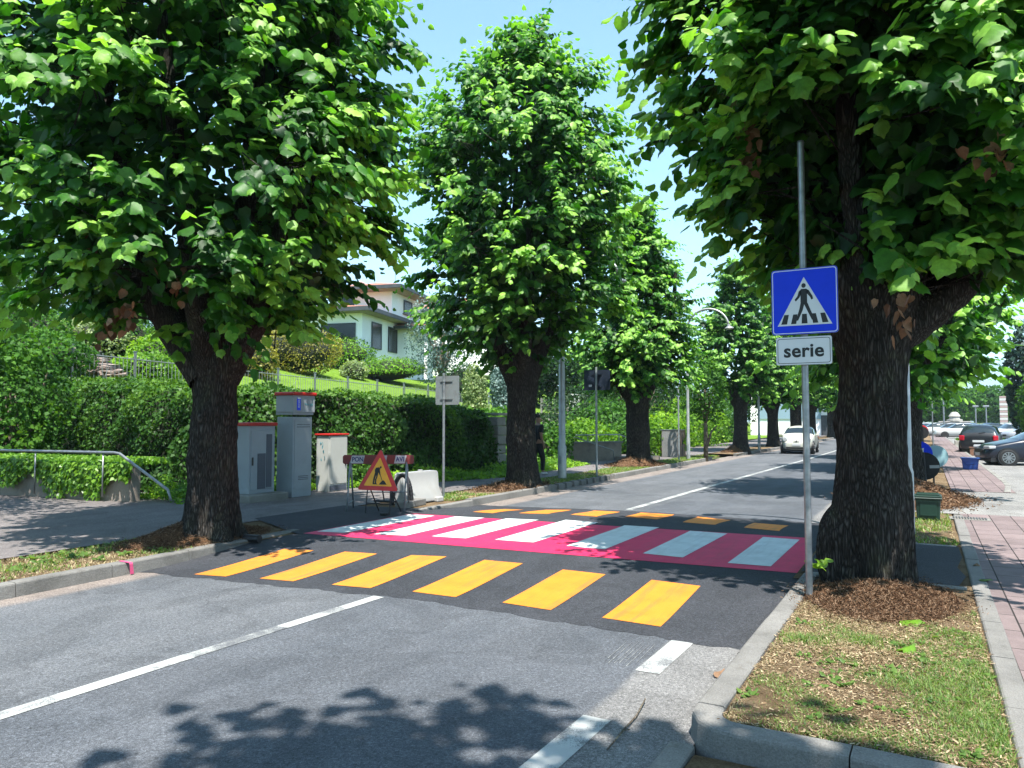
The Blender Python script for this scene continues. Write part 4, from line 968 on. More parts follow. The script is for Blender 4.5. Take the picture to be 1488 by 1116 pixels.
gb(190, 530, 70, 62, L_MID, 'light green upright shrub behind the fence with arching shoots', 69, n=2400)
gb(115, 520, 120, 50, L_PALE, 'pale grey-green shrubs behind the fence at the left', 70, n=3200)
gb(30, 520, 120, 70, L_MID, 'green shrub behind the fence at the far left', 71, n=3000)
gb(55, 548, 130, 58, L_MID, 'wide green shrub behind the fence left of the pink stones', 171, n=3400)
gb(215, 552, 90, 34, L_LIME, 'low bright shrub right of the pink stones', 172, n=2400)
gb(160, 508, 90, 80, L_DARK, 'dark evergreen tree behind the pale shrubs at the left', 72, n=3200, name='evergreen_tree', cat='tree', trunk_h=1.0)
gb(60, 500, 130, 95, L_DARK, 'dark evergreen tree behind the garden at the far left', 73, n=3600, name='evergreen_tree', cat='tree', trunk_h=1.0)
gb(250, 500, 90, 60, L_DARK, 'dark evergreen tree seen over the lime green shrub', 74, n=3000, name='evergreen_tree', cat='tree', trunk_h=1.0)
gb(404, 508, 70, 62, L_RUST, 'rust-coloured ornamental tree with a reddish trunk left of the villa', 75, n=1500, name='ornamental_tree', cat='tree', trunk_h=1.6, stem=.16)
gb(598, 530, 26, 44, L_RED, 'small dark red maple below the porch roof of the villa', 76, n=900, name='red_maple', cat='tree', trunk_h=1.4)
gb(622, 532, 50, 20, L_LIME, 'clipped box hedge right of the red maple', 77, n=1400, name='clipped_hedge', cat='hedge')
gb(548, 500, 28, 22, L_MID, 'small green shrub against the villa windows', 78, n=700)
gb(642, 575, 84, 120, L_BLUE, 'blue-grey cedar half hidden by the second left lime', 79, n=3600, name='blue_cedar', cat='tree', trunk_h=1.0, depth=52, droop=.4)
gb(690, 582, 30, 60, L_PALE, 'weeping pale conifer left of the second lime trunk', 80, n=2200, name='weeping_conifer', cat='tree', droop=2., lump=.15, depth=36)
gb(732, 598, 34, 62, L_BLUE, 'weeping conifer touching the left side of the second lime trunk', 81, n=2200, name='weeping_conifer', cat='tree', droop=2., lump=.15, depth=34)
gb(672, 568, 50, 46, L_DARK, 'dark low conifer behind the weeping conifers', 82, n=1800, depth=48)
# rockery heap behind the fence
q, d = onterr(125, 545); rs = np.random.RandomState(5); t = thing('rockery', (q[0], q[1], q[2]-.1), 'heap of pale pinkish stones behind the fence at the left', 'rockery')
M_ROCK = mat('pink_rock', (.46, .36, .31), .9, 0, .3, 3, .6, 20)
for i in range(95):
    mb = MB(); a = rs.uniform(-1.7, 1.7); h = max(0, .95-abs(a)*.5)*rs.rand(); s = rs.uniform(.07, .19)
    bm = bmesh.new(); bmesh.ops.create_icosphere(bm, subdivisions=2, radius=s)
    for v_ in bm.verts: v_.co = Vector((v_.co.x*(1+.3*math.sin(v_.co.y*9+i)), v_.co.y*(1+.2*math.cos(v_.co.x*11+i)), v_.co.z*.62))
    mb.add([v_.co+Vector((a, rs.uniform(-.4, .4), h+.05)) for v_ in bm.verts], [[x.index for x in f_.verts] for f_ in bm.faces]); bm.free()
    mb.build('stone', M_ROCK, t, smooth=True)
hedge([(-12.9, 20.9), (-13.6, 24), (-15.0, 28), (-17.6, 33), (-20.5, 40)], [1.8, 1.9, 2.0, 2.1, 2.1], 1.2, 15000, 46, 'shrub_belt', 'loose green shrubs along the foot of the bank beyond the long hedge', L_MID, .13, cat='shrubs')
t = thing('stone_pier', (-11.9, 20.2, .1), 'grey stone pier at the end of the long hedge left of the second lime trunk', 'pier'); rr = random.Random(9); mb = MB()
for k in range(6): mb.box((rr.uniform(-.02, .02), rr.uniform(-.02, .02), .14+k*.29), (.62, .55, .28), bev=.03)
mb.box((0, 0, 1.82), (.74, .66, .08), bev=.01); mb.build('masonry', concrete('rubble_pier', (.36, .34, .31)), t)
# ---- iron garden fence along the bank
def iron_fence(x, y0, y1, sp, label, zoff=0):
    t = thing('garden_fence', (x, y0, zterr(x, y0)), label, 'fence'); z0 = zterr(x, y0); n = int((y1-y0)/sp)
    top = lambda y: zterr(x, y)-z0+1.0
    for i in range(n+1):
        y = i*sp; g = top(y0+y); mb = MB(); mb.box((0, y, g-.45), (.07, .07, 1.3), bev=.008); mb.box((0, y, g+.215), (.09, .09, .03)); mb.build('post', M_GALV, t)
        if i == n: break
        mb = MB(); y2 = y+sp; g2 = top(y0+y2)
        for dz in (.0, -.85): mb.tube([(0, y+.03, g-.05+dz+.02), (0, y2-.03, g2-.05+dz+.02)], .015, 6)
        k = 15
        for j in range(1, k):
            yy = y+sp*j/k; gg = g+(g2-g)*j/k; mb.tube([(0, yy, gg-.92), (0, yy, gg+(.06 if j % 2 else .0))], .009, 5)
            if i % 2 == 0 and j in (7, 8):   # wavy ornament in the middle
                s_ = 1 if j == 7 else -1; mb.tube([(0, yy+s_*.05*math.sin(w_*math.pi*2.5), gg-.85+.8*w_) for w_ in [b/12 for b in range(13)]], .008, 5)
        mb.build('railing', M_FENCE, t)
    return t
M_FENCE = mat('grey_iron', (.34, .37, .38), .5, .4, .15, 5)
iron_fence(-22, 12.75, 41, 2.0, 'long grey iron garden fence along the top of the bank behind the hedge')
# ---- second fence with stone wall farther along
def slat_fence(x, y0, y1, sp):
    t = thing('boundary_fence', (x, y0, 2.3), 'grey fence with concrete posts and horizontal wires on the stone wall', 'fence')
    n = int((y1-y0)/sp)
    for i in range(n+1):
        mb = MB(); mb.box((0, i*sp, .48), (.13, .13, 1.06), bev=.01); mb.build('post', M_CONC, t)
        if i < n:
            mb = MB()
            for j in range(7): mb.tube([(0, i*sp+.06, .12+j*.13), (0, i*sp+sp-.06, .12+j*.13)], .014, 5)
            for j in range(1, 8): mb.tube([(0, i*sp+sp*j/8, .08), (0, i*sp+sp*j/8, .95)], .009, 4)
            mb.build('wire_panel', M_GALV, t)
M_STONE = concrete('rubble_stone', (.40, .37, .33))
t = thing('stone_wall', (-23.5, 46, 0), 'rough grey stone retaining wall under the concrete-post fence', 'wall')
rr = random.Random(4); mb = MB()
mb.box((-.2, 30, 1.1), (.2, 60, 2.2))
for row in range(7):
    y = 0
    while y < 60:
        L_ = rr.uniform(.35, .8); mb.box((0, y+L_/2, .18+row*.32), (.3+rr.uniform(-.04, .04), L_-.02, .30), bev=.04); y += L_
mb.box((.02, 30, 2.26), (.42, 60, .06)); mb.build('masonry', M_STONE, t)
slat_fence(-23.5, 46.5, 100, 2.2)
t = thing('gate_post', (-23.2, 51.5, 2.3), 'white gate pillar with a small lattice arch beside the lamp pole without visible top', 'gate'); mb = MB(); mb.box((0, 0, .6), (.35, .95, 1.7), bev=.02); mb.build('pillar', mat('white_render', (.74, .73, .70), .8, 0, .08, 2), t)
mb = MB(); mb.tube([(0, .6, 1.4), (0, 3.4, 1.4)], .03, 6); mb.tube([(0, 3.4, 1.4), (0, 3.4, .1)], .03, 6); mb.tube([(0, 2.6, 1.4), (0, 3.4, .8)], .03, 6); mb.build('lattice_arch', M_FENCE, t)
# ---- bushes and trees behind the middle distance
bl = [(790, 640, 90, 62, L_MID, 27.5, 'green shrub behind the low wall just right of the second lime trunk'), (850, 645, 90, 58, L_LIME, 33, 'bright shrub behind the low ramp wall'),
      (905, 645, 70, 48, L_MID, 36, 'green shrub between the ramp and the third lime trunk'), (965, 660, 84, 62, L_LIME, 34, 'bright rounded shrub right of the third lime trunk'), (930, 640, 60, 40, L_MID, 40, 'green shrub behind the third lime trunk')]
for i, (px, py, w_, h, m, d, lb) in enumerate(bl):
    q = Dp(px, py, d); s = d/FPX; bush('garden_shrub', (q[0], q[1], .1), w_*s/2, w_*s/2, h*s, 2600, .13, m, lb, 'shrub', 90+i)
bt = [(800, 600, 110, 110, L_DARK, 60, 'dark broad tree behind the gate pillar'), (860, 596, 90, 90, L_MID, 66, 'green tree above the fence behind the dark sign'), (760, 600, 120, 120, L_DARK, 58, 'dark tree behind the second lime trunk'),
      (920, 596, 100, 95, L_DARK, 70, 'dark tree behind the crown base of the third lime'), (975, 600, 90, 90, L_DARK, 72, 'dark tree left of the first arched lamp')]
for i, (px, py, w_, h, m, d, lb) in enumerate(bt):
    q = Dp(px, py, d); q[2] = zterr(q[0], q[1]); s = d/FPX; bush('garden_tree', (q[0], q[1], q[2]-.2), w_*s/2, w_*s/2, h*s, 4200, .26, m, lb, 'tree', 100+i, trunk_h=1.2, group='trees on the bank')
bw = [(1010, 655, 70, 70, L_MID, -14.5, 37), (1045, 655, 80, 90, L_DARK, -16, 45), (1062, 655, 70, 60, L_LIME, -13.2, 47), (985, 655, 70, 60, L_DARK, -16.5, 38), (1090, 650, 60, 60, L_MID, -14, 58), (1100, 650, 60, 70, L_DARK, -17, 68)]
nm_ = ['green shrub mass behind the young tree', 'tall dark shrub left of the fourth lime trunk', 'bright shrub right behind the fourth lime trunk', 'dark shrub behind the brown street cabinet', 'green shrub before the white building', 'tall dark shrub left of the white building']
for i, (px, py, w_, h, m, X, Y) in enumerate(bw):
    bush('roadside_shrub', (X, Y, .05), 2.4, 3.2, [3.0, 5.5, 3.2, 3.6, 3.4, 5.0][i], 4200, .16, m, nm_[i], 'shrub', 120+i, group='shrubs beyond the pavement')
# young tree
t = bush('young_tree', (-8.1, 31.4, .1), .95, .95, 4.3, 2600, .11, L_MID, 'young tree with a thin crooked trunk and olive leaves beside the brown cabinet', 'tree', 130, trunk_h=1.7, stem=.085)
mb = MB(); mb.tube([(.05, .0, .55), (.22, .1, 1.15), (.42, .2, 1.4)], [.07, .04, .03], 7); mb.build('limb', M_BARK2, t, smooth=True)
# ---- right side: far plane trees, conifer and shrubs
for i, (x, y, r_, h, lb) in enumerate([(-2.5, 150, 5.5, 7.0, 'far round green tree at the end of the pink pavement'), (4.2, 150, 5, 7.4, 'far round green tree behind the monument'), (9.6, 152, 5.2, 7.9, 'far broad green tree left of the striped pylon'), (14.2, 155, 4.5, 6.6, 'far green tree beside the striped pylon'), (18.8, 150, 5, 7.2, 'far green tree behind the parked cars at the right edge')]):
    bush('plane_tree', (x, y, 0), r_, r_*.8, h, 5200, .55, L_MID, lb, 'tree', 140+i, group='far trees beyond the car park', trunk_h=1.8, lump=.14)
bush('cypress_tree', (6.9, 62, 0), 1.9, 1.9, 8.9, 8000, .26, leafmat('cypress_leaf', (.01, .03, .02), (.03, .075, .05), (.07, .14, .09), .15, .6, .3), 'dark blue-green conifer at the right edge behind the dark cars', 'tree', 150, droop=.6, lump=.12, zc=.5)
bush('broad_shrub', (6.7, 57.5, 0), 1.5, 1.5, 4.9, 4200, .2, L_MID, 'green leafy tree before the conifer at the right edge', 'tree', 151, trunk_h=.6)
for i, (x, y) in enumerate([(-13, 100), (-20, 110), (-9, 125)]):
    bush('distant_tree', (x, y, 0), 5, 5, 9, 3500, .4, L_DARK, ['distant dark tree left of the white building', 'distant dark tree behind the white building', 'distant tree at the end of the road'][i], 'tree', 160+i, trunk_h=1.5)
# ================================================================ BUILDINGS
M_REN = mat('white_house_render', (1.45, 1.42, 1.40), .85, 0, .06, .6)
M_FASC = mat('slate_fascia', (.07, .08, .09), .6, .1, .2, 3)
M_SOFF = mat('soffit', (.42, .36, .29), .8, 0, .1, 2)
M_GLASSD = mat('dark_shutter', (.012, .014, .022), .25, 0, .2, 3, spec=.6)
def tile_mat():
    m = bpy.data.materials.new('roof_tiles'); t, N, L, b = nodes(m); co = obco(N)
    wv = N.new('ShaderNodeTexWave'); wv.inputs['Scale'].default_value = 4.2; wv.inputs['Distortion'].default_value = .6; L.new(co, wv.inputs[0])
    c = ramp_(N, L, noise_(N, L, co, 3, 6), [(.3, (.36, .13, .08)), (.7, (.58, .26, .17))]); c = mix_(N, L, 1., c, ramp_(N, L, wv.outputs['Fac'], [(0, (.6,)*3), (1, (1.15,)*3)]), 'MULTIPLY')
    L.new(c, b.inputs['Base Color']); b.inputs['Roughness'].default_value = .85; bump_(N, L, b, wv.outputs['Fac'], .8, .05); return m
M_TILE = tile_mat()
def hip(mb, x0, x1, y0, y1, z, rise, mi, inset=None):
    w_ = min(x1-x0, y1-y0)/2; i = inset or w_
    if (x1-x0) > (y1-y0): a, b = (x0+i, (y0+y1)/2), (x1-i, (y0+y1)/2)
    else: a, b = ((x0+x1)/2, y0+i), ((x0+x1)/2, y1-i)
    V = [(x0, y0, z), (x1, y0, z), (x1, y1, z), (x0, y1, z), (*a, z+rise), (*b, z+rise)]
    F = [(0, 1, 5, 4), (1, 2, 5), (2, 3, 4, 5), (3, 0, 4)] if (x1-x0) > (y1-y0) else [(0, 1, 4), (1, 2, 5, 4), (2, 3, 5), (3, 0, 4, 5)]
    mb.add(V, F, mi)
def frameW(lat, dep):
    p = vR*lat+np.array([-math.sin(_y), math.cos(_y), 0])*dep; return p
def win(t, c, w_, h, axis, sill=True, slats=True):
    """window on a wall; axis 'x' faces -y, axis 'y' faces +x"""
    mb = MB(); d = (w_, .10, h) if axis == 'x' else (.10, w_, h)
    fr = MB()
    for s in (-1, 1):
        if axis == 'x': fr.box((c[0]+s*(w_/2-.03), c[1]-.06, c[2]), (.06, .08, h)); fr.box((c[0], c[1]-.062, c[2]+s*(h/2-.03)), (w_-.125, .08, .06))
        else: fr.box((c[0]+.06, c[1]+s*(w_/2-.03), c[2]), (.08, .06, h)); fr.box((c[0]+.062, c[1], c[2]+s*(h/2-.03)), (.08, w_-.125, .06))
    f = fr.build('window', M_FASC, t)
    if axis == 'x': mb.box((c[0], c[1]-.02, c[2]), (w_-.13, .07, h-.13))
    else: mb.box((c[0]+.02, c[1], c[2]), (.07, w_-.13, h-.13))
    k = int(h/.09)
    for i in range(k):
        z = c[2]-h/2+.09+i*.09
        if z > c[2]+h/2-.08: break
        if axis == 'x': mb.box((c[0], c[1]-.062, z), (w_-.14, .02, .05))
        else: mb.box((c[0]+.062, c[1], z), (.02, w_-.14, .05))
    mb.build('shutter', M_GLASSD, f)
    if sill:
        s_ = MB()
        if axis == 'x': s_.box((c[0], c[1]-.1, c[2]-h/2-.05), (w_+.3, .22, .08))
        else: s_.box((c[0]+.1, c[1], c[2]-h/2-.05), (.22, w_+.3, .08))
        s_.build('sill', M_CONC, f)
def villa():
    o = frameW(-11.0, 54); t = thing('villa', (o[0], o[1], 0), 'white modern villa with broad dark-edged eaves and red tiled hip roofs on the hill', 'house', None, R_(14.5))
    mb = MB(); mb.box((-6, 5, 7.3), (12, 10, 4.8)); mb.box((-1.6, 6.5, 10.9), (4.8, 6.0, 2.0)); mb.box((-.4, 9.5, 7.0), (2.4, 6, 4.4)); mb.build('walls', M_REN, t)
    mb = MB(); mb.box((-6.0, 5.0, 9.82), (14.2, 12.2, .30), 0); mb.box((-6.0, 5.0, 9.66), (14.0, 12.0, .04), 1); hip(mb, -13.1, 1.1, -1.1, 11.1, 9.975, 1.2, 2); mb.build('lower_roof', [M_FASC, M_SOFF, M_TILE], t)
    mb = MB(); mb.box((-1.6, 6.4, 11.98), (7.4, 8.4, .26), 0); mb.box((-1.6, 6.4, 11.83), (7.2, 8.2, .04), 1); hip(mb, -5.3, 2.1, 2.2, 10.6, 12.115, .9, 2); mb.build('upper_roof', [M_FASC, M_SOFF, M_TILE], t)
    mb = MB(); mb.box((.9, 9.6, 9.27), (4.0, 8.0, .2), 0); mb.box((.9, 9.6, 9.15), (3.8, 7.8, .04), 1); hip(mb, -1.1, 2.9, 5.6, 13.6, 9.375, .6, 2); mb.build('porch_roof', [M_FASC, M_SOFF, M_TILE], t)
    mb = MB(); mb.box((2.6, 6.2, 7.1), (.22, .22, 4.1)); mb.build('porch_pillar', M_REN, t); mb = MB(); mb.box((2.6, 13.0, 7.1), (.22, .22, 4.1)); mb.build('porch_pillar', M_REN, t)
    win(t, (-1.9, 0, 8.2), 2.8, 1.45, 'x'); win(t, (-8, 0, 8.2), 2.0, 1.45, 'x'); win(t, (0, 2.4, 8.2), 1.7, 2.0, 'y', False); win(t, (0, 5.4, 8.2), 1.7, 2.0, 'y', False)
    win(t, (.8, 6.6, 10.95), 1.7, 1.1, 'y'); win(t, (-3.0, 3.5, 11.1), 1.2, 1.3, 'x')
    mb = MB(); mb.box((-4, 7.5, 12.9), (.6, .6, 1.0)); mb.box((-4, 7.5, 13.45), (.8, .8, .08)); mb.build('chimney', M_REN, t)
    mb = MB(); mb.cyl((-.2, 6.4, 12.9), (-.2, 6.4, 15.2), .025, 6)
    for k in range(4): mb.tube([(-.9+k*.08, 6.4, 14.2+k*.28), (.5-k*.08, 6.4, 14.2+k*.28)], .014, 5)
    mb.build('aerial', M_GALV, t)
villa()
o = frameW(-10.6, 76); t = thing('second_house', (o[0], o[1], 0), 'pale house with solar panels on its red roof behind the villa', 'house', None, R_(14.5))
mb = MB(); mb.box((5, 4, 9.6), (10, 8, 6.6)); mb.build('walls', M_REN, t)
mb = MB(); mb.box((5, 4, 13.0), (11.6, 9.6, .24)); hip(mb, -.7, 10.7, -.7, 8.7, 13.13, 1.7, 1); mb.build('roof', [M_FASC, M_TILE], t)
mb = MB()
for k in range(3): mb.add([(1.6+k*1.1, .35, 13.68), (2.6+k*1.1, .35, 13.68), (2.6+k*1.1, 1.9, 14.26), (1.6+k*1.1, 1.9, 14.26)], [(0, 1, 2, 3)])
mb.build('solar_panel', mat('solar_cells', (.02, .03, .06), .15, .2), t)
win(t, (2.0, 0, 11.4), 1.2, 1.5, 'x'); win(t, (4.6, 0, 11.4), 1.2, 1.5, 'x'); win(t, (3, 0, 8.2), 2.4, 2.2, 'x', False)
t = thing('white_building', (-13.0, 88, 0), 'low white building with a pale blue front seen between the far left limes', 'building')
mb = MB(); mb.box((0, 5, 2.6), (9, 10, 5.2)); mb.box((0, 5, 5.28), (9.5, 10.5, .2)); mb.build('walls', M_REN, t)
mb = MB(); mb.box((-.2, -.06, 2.9), (6.5, .1, 1.9)); mb.build('blue_panel', mat('pale_blue_panel', (.35, .50, .60), .4), t)
mb = MB(); mb.box((3.6, -.06, 1.2), (1.1, .1, 2.3)); mb.build('door', M_FASC, t)
# ================================================================ STREET FURNITURE
M_BLUE = mat('sign_blue', (.004, .055, 1.0), .45, 0, .04, 8, spec=.25)
M_SWHITE = mat('sign_white', (.95, .97, 1.0), .4, 0, .04, 8)
M_SBLACK = mat('sign_black', (.01, .01, .011), .5)
M_SRED = mat('sign_red', (.85, .02, .018), .4, 0, .15, 8)
M_SYEL = mat('sign_yellow', (1.3, .62, .01), .4, 0, .1, 8)
def rrect(w_, h, r_, n=5):
    P = []
    for cx, cy, a0 in ((w_/2-r_, h/2-r_, 0), (-w_/2+r_, h/2-r_, 90), (-w_/2+r_, -h/2+r_, 180), (w_/2-r_, -h/2+r_, 270)):
        for k in range(n+1):
            a = R_(a0+90*k/n); P.append((cx+r_*math.cos(a), cy+r_*math.sin(a)))
    return P
FACE = Matrix.Rotation(R_(90), 4, 'X')      # XY drawing -> upright plate facing -Y
def upright(loc, rz=0): return Matrix.Translation(loc) @ Matrix.Rotation(rz, 4, 'Z') @ FACE
def ring2d(mb, outer, inner, z0, z1, mi, M):
    n = len(outer); V = [(*p, z0) for p in outer]+[(*p, z0) for p in inner]+[(*p, z1) for p in outer]+[(*p, z1) for p in inner]
    F = []
    for i in range(n):
        j = (i+1) % n; F += [(2*n+i, 2*n+j, 3*n+j, 3*n+i), (i, j, 2*n+j, 2*n+i), (n+j, n+i, 3*n+i, 3*n+j)]
    mb.add(V, F, mi, M)
# ---- pedestrian crossing sign
PX, PY = -.935, 7.15
t = thing('crossing_sign', (PX, PY, .13), 'blue square pedestrian crossing sign with white serie plate on a tall grey pole', 'road sign')
mb = MB(); mb.tube([(0, 0, -.1), (0, 0, 4.13)], .0305, 20); mb.tube([(0, 0, 4.13), (0, 0, 4.15)], [.033, .028], 20); mb.build('pole', M_GALV, t, smooth=False); smooth_by_angle(t.children[-1])
for zc in (2.53, 2.80, 2.16): 
    mb = MB(); mb.tube([(0, 0, zc-.018), (0, 0, zc+.018)], .037, 20); mb.box((0, -.035, zc), (.12, .03, .03)); mb.build('clamp', M_GALV, t)
cz = 2.655; M0 = upright((.013, -.062, cz))
mb = MB(); W_ = .565; H_ = .60
mb.prism(rrect(W_, H_, .03), -.012, 0, 1, M0)
mb.prism(rrect(W_-.004, H_-.004, .028), 0, .001, 0, M0)
ring2d(mb, rrect(W_-.018, H_-.018, .026), rrect(W_-.032, H_-.032, .022), .001, .0018, 2, M0)
sq = mb.build('square_panel', [M_BLUE, M_SIGNBACK, M_SWHITE], t)
def pic(u, v): return ((u-.5)*W_, (.5-v)*H_)
mb = MB(); tri = [pic(.09, .865), pic(.91, .865), pic(.5, .135)]
mb.prism(tri, .0018, .0026, 0, M0); mb.build('white_triangle', M_SWHITE, sq)
mb = MB()
def pp(pts, z0=.0026, z1=.0034): mb.prism([pic(*q) for q in pts][::-1], z0, z1, 0, M0)
c = pic(.495, .265); mb.prism([(c[0]+.019*math.cos(a), c[1]+.021*math.sin(a)) for a in [k*math.pi/10 for k in range(20)]], .0026, .0034, 0, M0)
pp([(.455, .315), (.535, .315), (.56, .345), (.545, .40), (.545, .535), (.445, .535), (.445, .41), (.435, .355)])       # torso
pp([(.54, .32), (.575, .345), (.625, .43), (.635, .475), (.605, .485), (.59, .445), (.54, .385)])                       # arm
pp([(.455, .32), (.42, .35), (.40, .42), (.355, .475), (.375, .50), (.43, .445), (.455, .39)])                       # arm
pp([(.445, .53), (.505, .53), (.475, .64), (.405, .79), (.345, .80), (.35, .775), (.385, .745), (.425, .62)])          # leg
pp([(.49, .53), (.55, .53), (.585, .62), (.635, .74), (.675, .765), (.665, .79), (.61, .79), (.545, .65)])          # leg
for a, b, c_, d in ((.145, .235, .195, .265), (.295, .375, .33, .395), (.455, .545, .465, .535), (.625, .705, .605, .67), (.765, .855, .735, .805)):
    pp([(a, .84), (c_, .695), (d, .695), (b, .84)], .0026, .0031)
mb.build('walking_figure', M_SBLACK, sq)
M1 = upright((.0, -.062, 2.205)); mb = MB(); mb.prism(rrect(.475, .255, .02), -.012, 0, 1, M1); mb.prism(rrect(.471, .251, .018), 0, .001, 0, M1)
ring2d(mb, rrect(.447, .227, .02), rrect(.437, .217, .016), .001, .0016, 2, M1); pl = mb.build('serie_plate', [M_SWHITE, M_SIGNBACK, M_SBLACK], t)
V, F = text_mb('serie', .168, .0042, 1.0, 1.04); mb = MB(); mb.add(V, F, 0, M1 @ Matrix.Translation((0, -.003, .0022))); mb.build('lettering', M_SBLACK, pl)
# ---- signs seen from behind
t = thing('sign_from_behind', (-8.72, 12.75, .12), 'back of a grey square road sign on a post behind the plastic barrier', 'road sign')
mb = MB(); mb.tube([(0, 0, -.1), (0, 0, 2.58)], .028, 14); smooth_by_angle(mb.build('pole', M_GALV, t))
mb = MB(); mb.prism(rrect(.58, .60, .03), -.01, .01, 0, upright((.05, .055, 2.22))); 
for z in (2.05, 2.42): mb.box((.04, .035, z), (.3, .02, .035)); mb.tube([(0, 0, z-.018), (0, 0, z+.018)], .037, 14)
mb.build('panel', mat('panel_back', (.36, .40, .41), .5, .4, .12, 3, dirt=(.2, .2, .19), dscale=3), t)
t = thing('sign_from_behind', (-8.2, 19.7, .1), 'back of a dark blue-black road sign on a thin post in the left verge', 'road sign')
mb = MB(); mb.tube([(0, 0, -.1), (0, 0, 3.15)], .03, 12); smooth_by_angle(mb.build('pole', M_POLE, t))
mb = MB(); mb.prism(rrect(.80, .58, .03), -.01, .01, 0, upright((0, .06, 2.78))); mb.box((0, .04, 2.6), (.3, .03, .04)); mb.box((0, .04, 2.95), (.3, .03, .04)); mb.build('panel', mat('dark_panel', (.018, .03, .055), .5, .2, .2, 4), t)
mb = MB(); mb.box((-.2, .045, 2.62), (.10, .004, .06)); mb.build('sticker', M_SWHITE, t)
t = thing('thin_post', (-8.55, 29.0, .1), 'thin bare metal post just left of the first arched lamp', 'post'); mb = MB(); mb.tube([(0, 0, -.1), (0, 0, 3.0)], .032, 10); mb.tube([(0, 0, 3.0), (0, 0, 3.03)], .036, 10); mb.tube([(0, 0, 0), (0, 0, .05)], .05, 10); smooth_by_angle(mb.build('pole', M_POLE, t))
# ---- lamps
def lamp(x, y, label, side=1, h=5.35, m=None, rr_=.06):
    t = thing('street_lamp', (x, y, .1), label, 'street lamp', 'arched street lamps')
    mb = MB(); mb.tube([(0, 0, -.1), (0, 0, .9), (0, 0, .95), (0, 0, h)], [rr_*1.25, rr_*1.25, rr_, rr_*.8], 16); smooth_by_angle(mb.build('pole', M_GALV2, t), 50)
    mb = MB(); A = .85; pts = [(side*(A-A*math.cos(a)), 0, h+A*.95*math.sin(a)) for a in [math.pi*k/16*.97 for k in range(17)]]
    mb.tube([(0, 0, h-.1)]+pts, [.05]*10+[.042]*8, 12); mb.build('arm', M_GALV2, t, smooth=True)
    e = pts[-1]; mb = MB(); mb.tube([(e[0], 0, e[2]+.05), (e[0], 0, e[2]-.03), (e[0]+side*.01, 0, e[2]-.08), (e[0]+side*.01, 0, e[2]-.11)], [.06, .07, .17, .19], 16); hd = mb.build('lamp_head', M_GALV2, t); smooth_by_angle(hd)
    mb = MB(); mb.tube([(e[0]+side*.01, 0, e[2]-.112), (e[0]+side*.01, 0, e[2]-.15)], [.16, .11], 16); mb.build('glass', mat('lamp_glass', (.6, .62, .6), .15), hd)
    mb = MB(); mb.box((0, -rr_*1.25, .55), (.07, .01, .22), bev=.003); mb.build('service_door', M_POLE, t)
    return t
M_GALV2 = mat('pale_galvanised', (.55, .56, .55), .45, .55, .15, 6)
lamp(-8.45, 30.0, 'arched lamp beside the brown street cabinet, the one whose whole arch shows')
lamp(-7.95, 42.2, 'arched lamp right of the fourth left lime, second from the nearest arch')
lamp(-8.0, 58.5, 'arched lamp whose small curved arm shows right of the crossing sign pole')
l0 = lamp(-8.72, 18.5, 'thick lamp pole in the grass right of the second lime, its top lost in leaves', rr_=.095, m=None)
lamp(-.22, 11.7, 'pale lamp pole close behind the big right lime trunk', -1, h=5.1)
lamp(-.2, 41, 'lamp pole of the right row behind the second right lime', -1)
# ---- street cabinets
def graffiti(mb, w_, h, seed, M, mi=0):
    rr = random.Random(seed)
    for k in range(5):
        x, z = rr.uniform(-w_/2, w_/2), rr.uniform(-h/2, h/2); pts = []
        for i in range(12):
            x += rr.uniform(-.3, .4)*w_*.3; z += rr.uniform(-.4, .4)*h*.3; x = max(-w_/2, min(w_/2, x)); z = max(-h/2, min(h/2, z)); pts.append((x, z))
        for (a, b), (c, d) in zip(pts, pts[1:]):
            L = math.hypot(c-a, d-b)+1e-6; nx_, nz_ = -(d-b)/L*.006, (c-a)/L*.006
            mb.add([(a-nx_, b-nz_, 0), (c-nx_, d-nz_, 0), (c+nx_, d+nz_, 0), (a+nx_, b+nz_, 0)], [(0, 1, 2, 3)], mi, M)
M_CAB = mat('cabinet_grey', (.40, .45, .50), .55, 0, .10, 2, dirt=(.26, .28, .30), dscale=1.5, dlo=.55, dhi=.8)
M_CAB2 = mat('cabinet_pale', (.60, .61, .57), .55, 0, .06, 2, dirt=(.30, .29, .26), dscale=1.8, dlo=.58, dhi=.85)
M_CABD = mat('cabinet_dark', (.09, .11, .15), .5, 0, .1, 3)
M_RLID = mat('red_lid', (.62, .018, .012), .45, 0, .08, 3)
M_GRAF = mat('cyan_marker', (.12, .50, .60), .6)
M_LBL = mat('label_blue', (.01, .08, 1.2), .4)
# all three face the road (+x)
def cab(name, loc, label, w_, d, h, m, plinth=0., rz=0):
    t = thing(name, loc, label, 'street cabinet', 'red-topped street cabinets', rz)
    if plinth: mb = MB(); mb.box((0.05, 0, plinth/2-.03), (d+.35, w_+.35, plinth+.06), bev=.02); mb.build('plinth', M_CONC, t)
    mb = MB(); mb.box((0, 0, plinth+h/2), (d, w_, h), bev=.012); mb.build('body', m, t)
    return t
F_X = Matrix.Rotation(R_(90), 4, 'Z') @ FACE     # drawing plane facing +X
t = cab('street_cabinet', (-11.75, 10.50, .13), 'blue-grey cabinet with dark louvred door on a concrete plinth beside the lime trunk', .66, .42, 1.34, M_CAB, .14)
mb = MB(); mb.box((0, 0, 1.51), (.50, .74, .07), bev=.02); mb.build('lid', M_RLID, t)
mb = MB(); mb.box((.218, .0, .80), (.02, .58, 1.16), bev=.006); dr = mb.build('door', M_CAB, t)
mb = MB(); mb.box((.230, -.03, .58), (.012, .20, .70)); mb.box((.231, .16, .78), (.012, .14, 1.06))
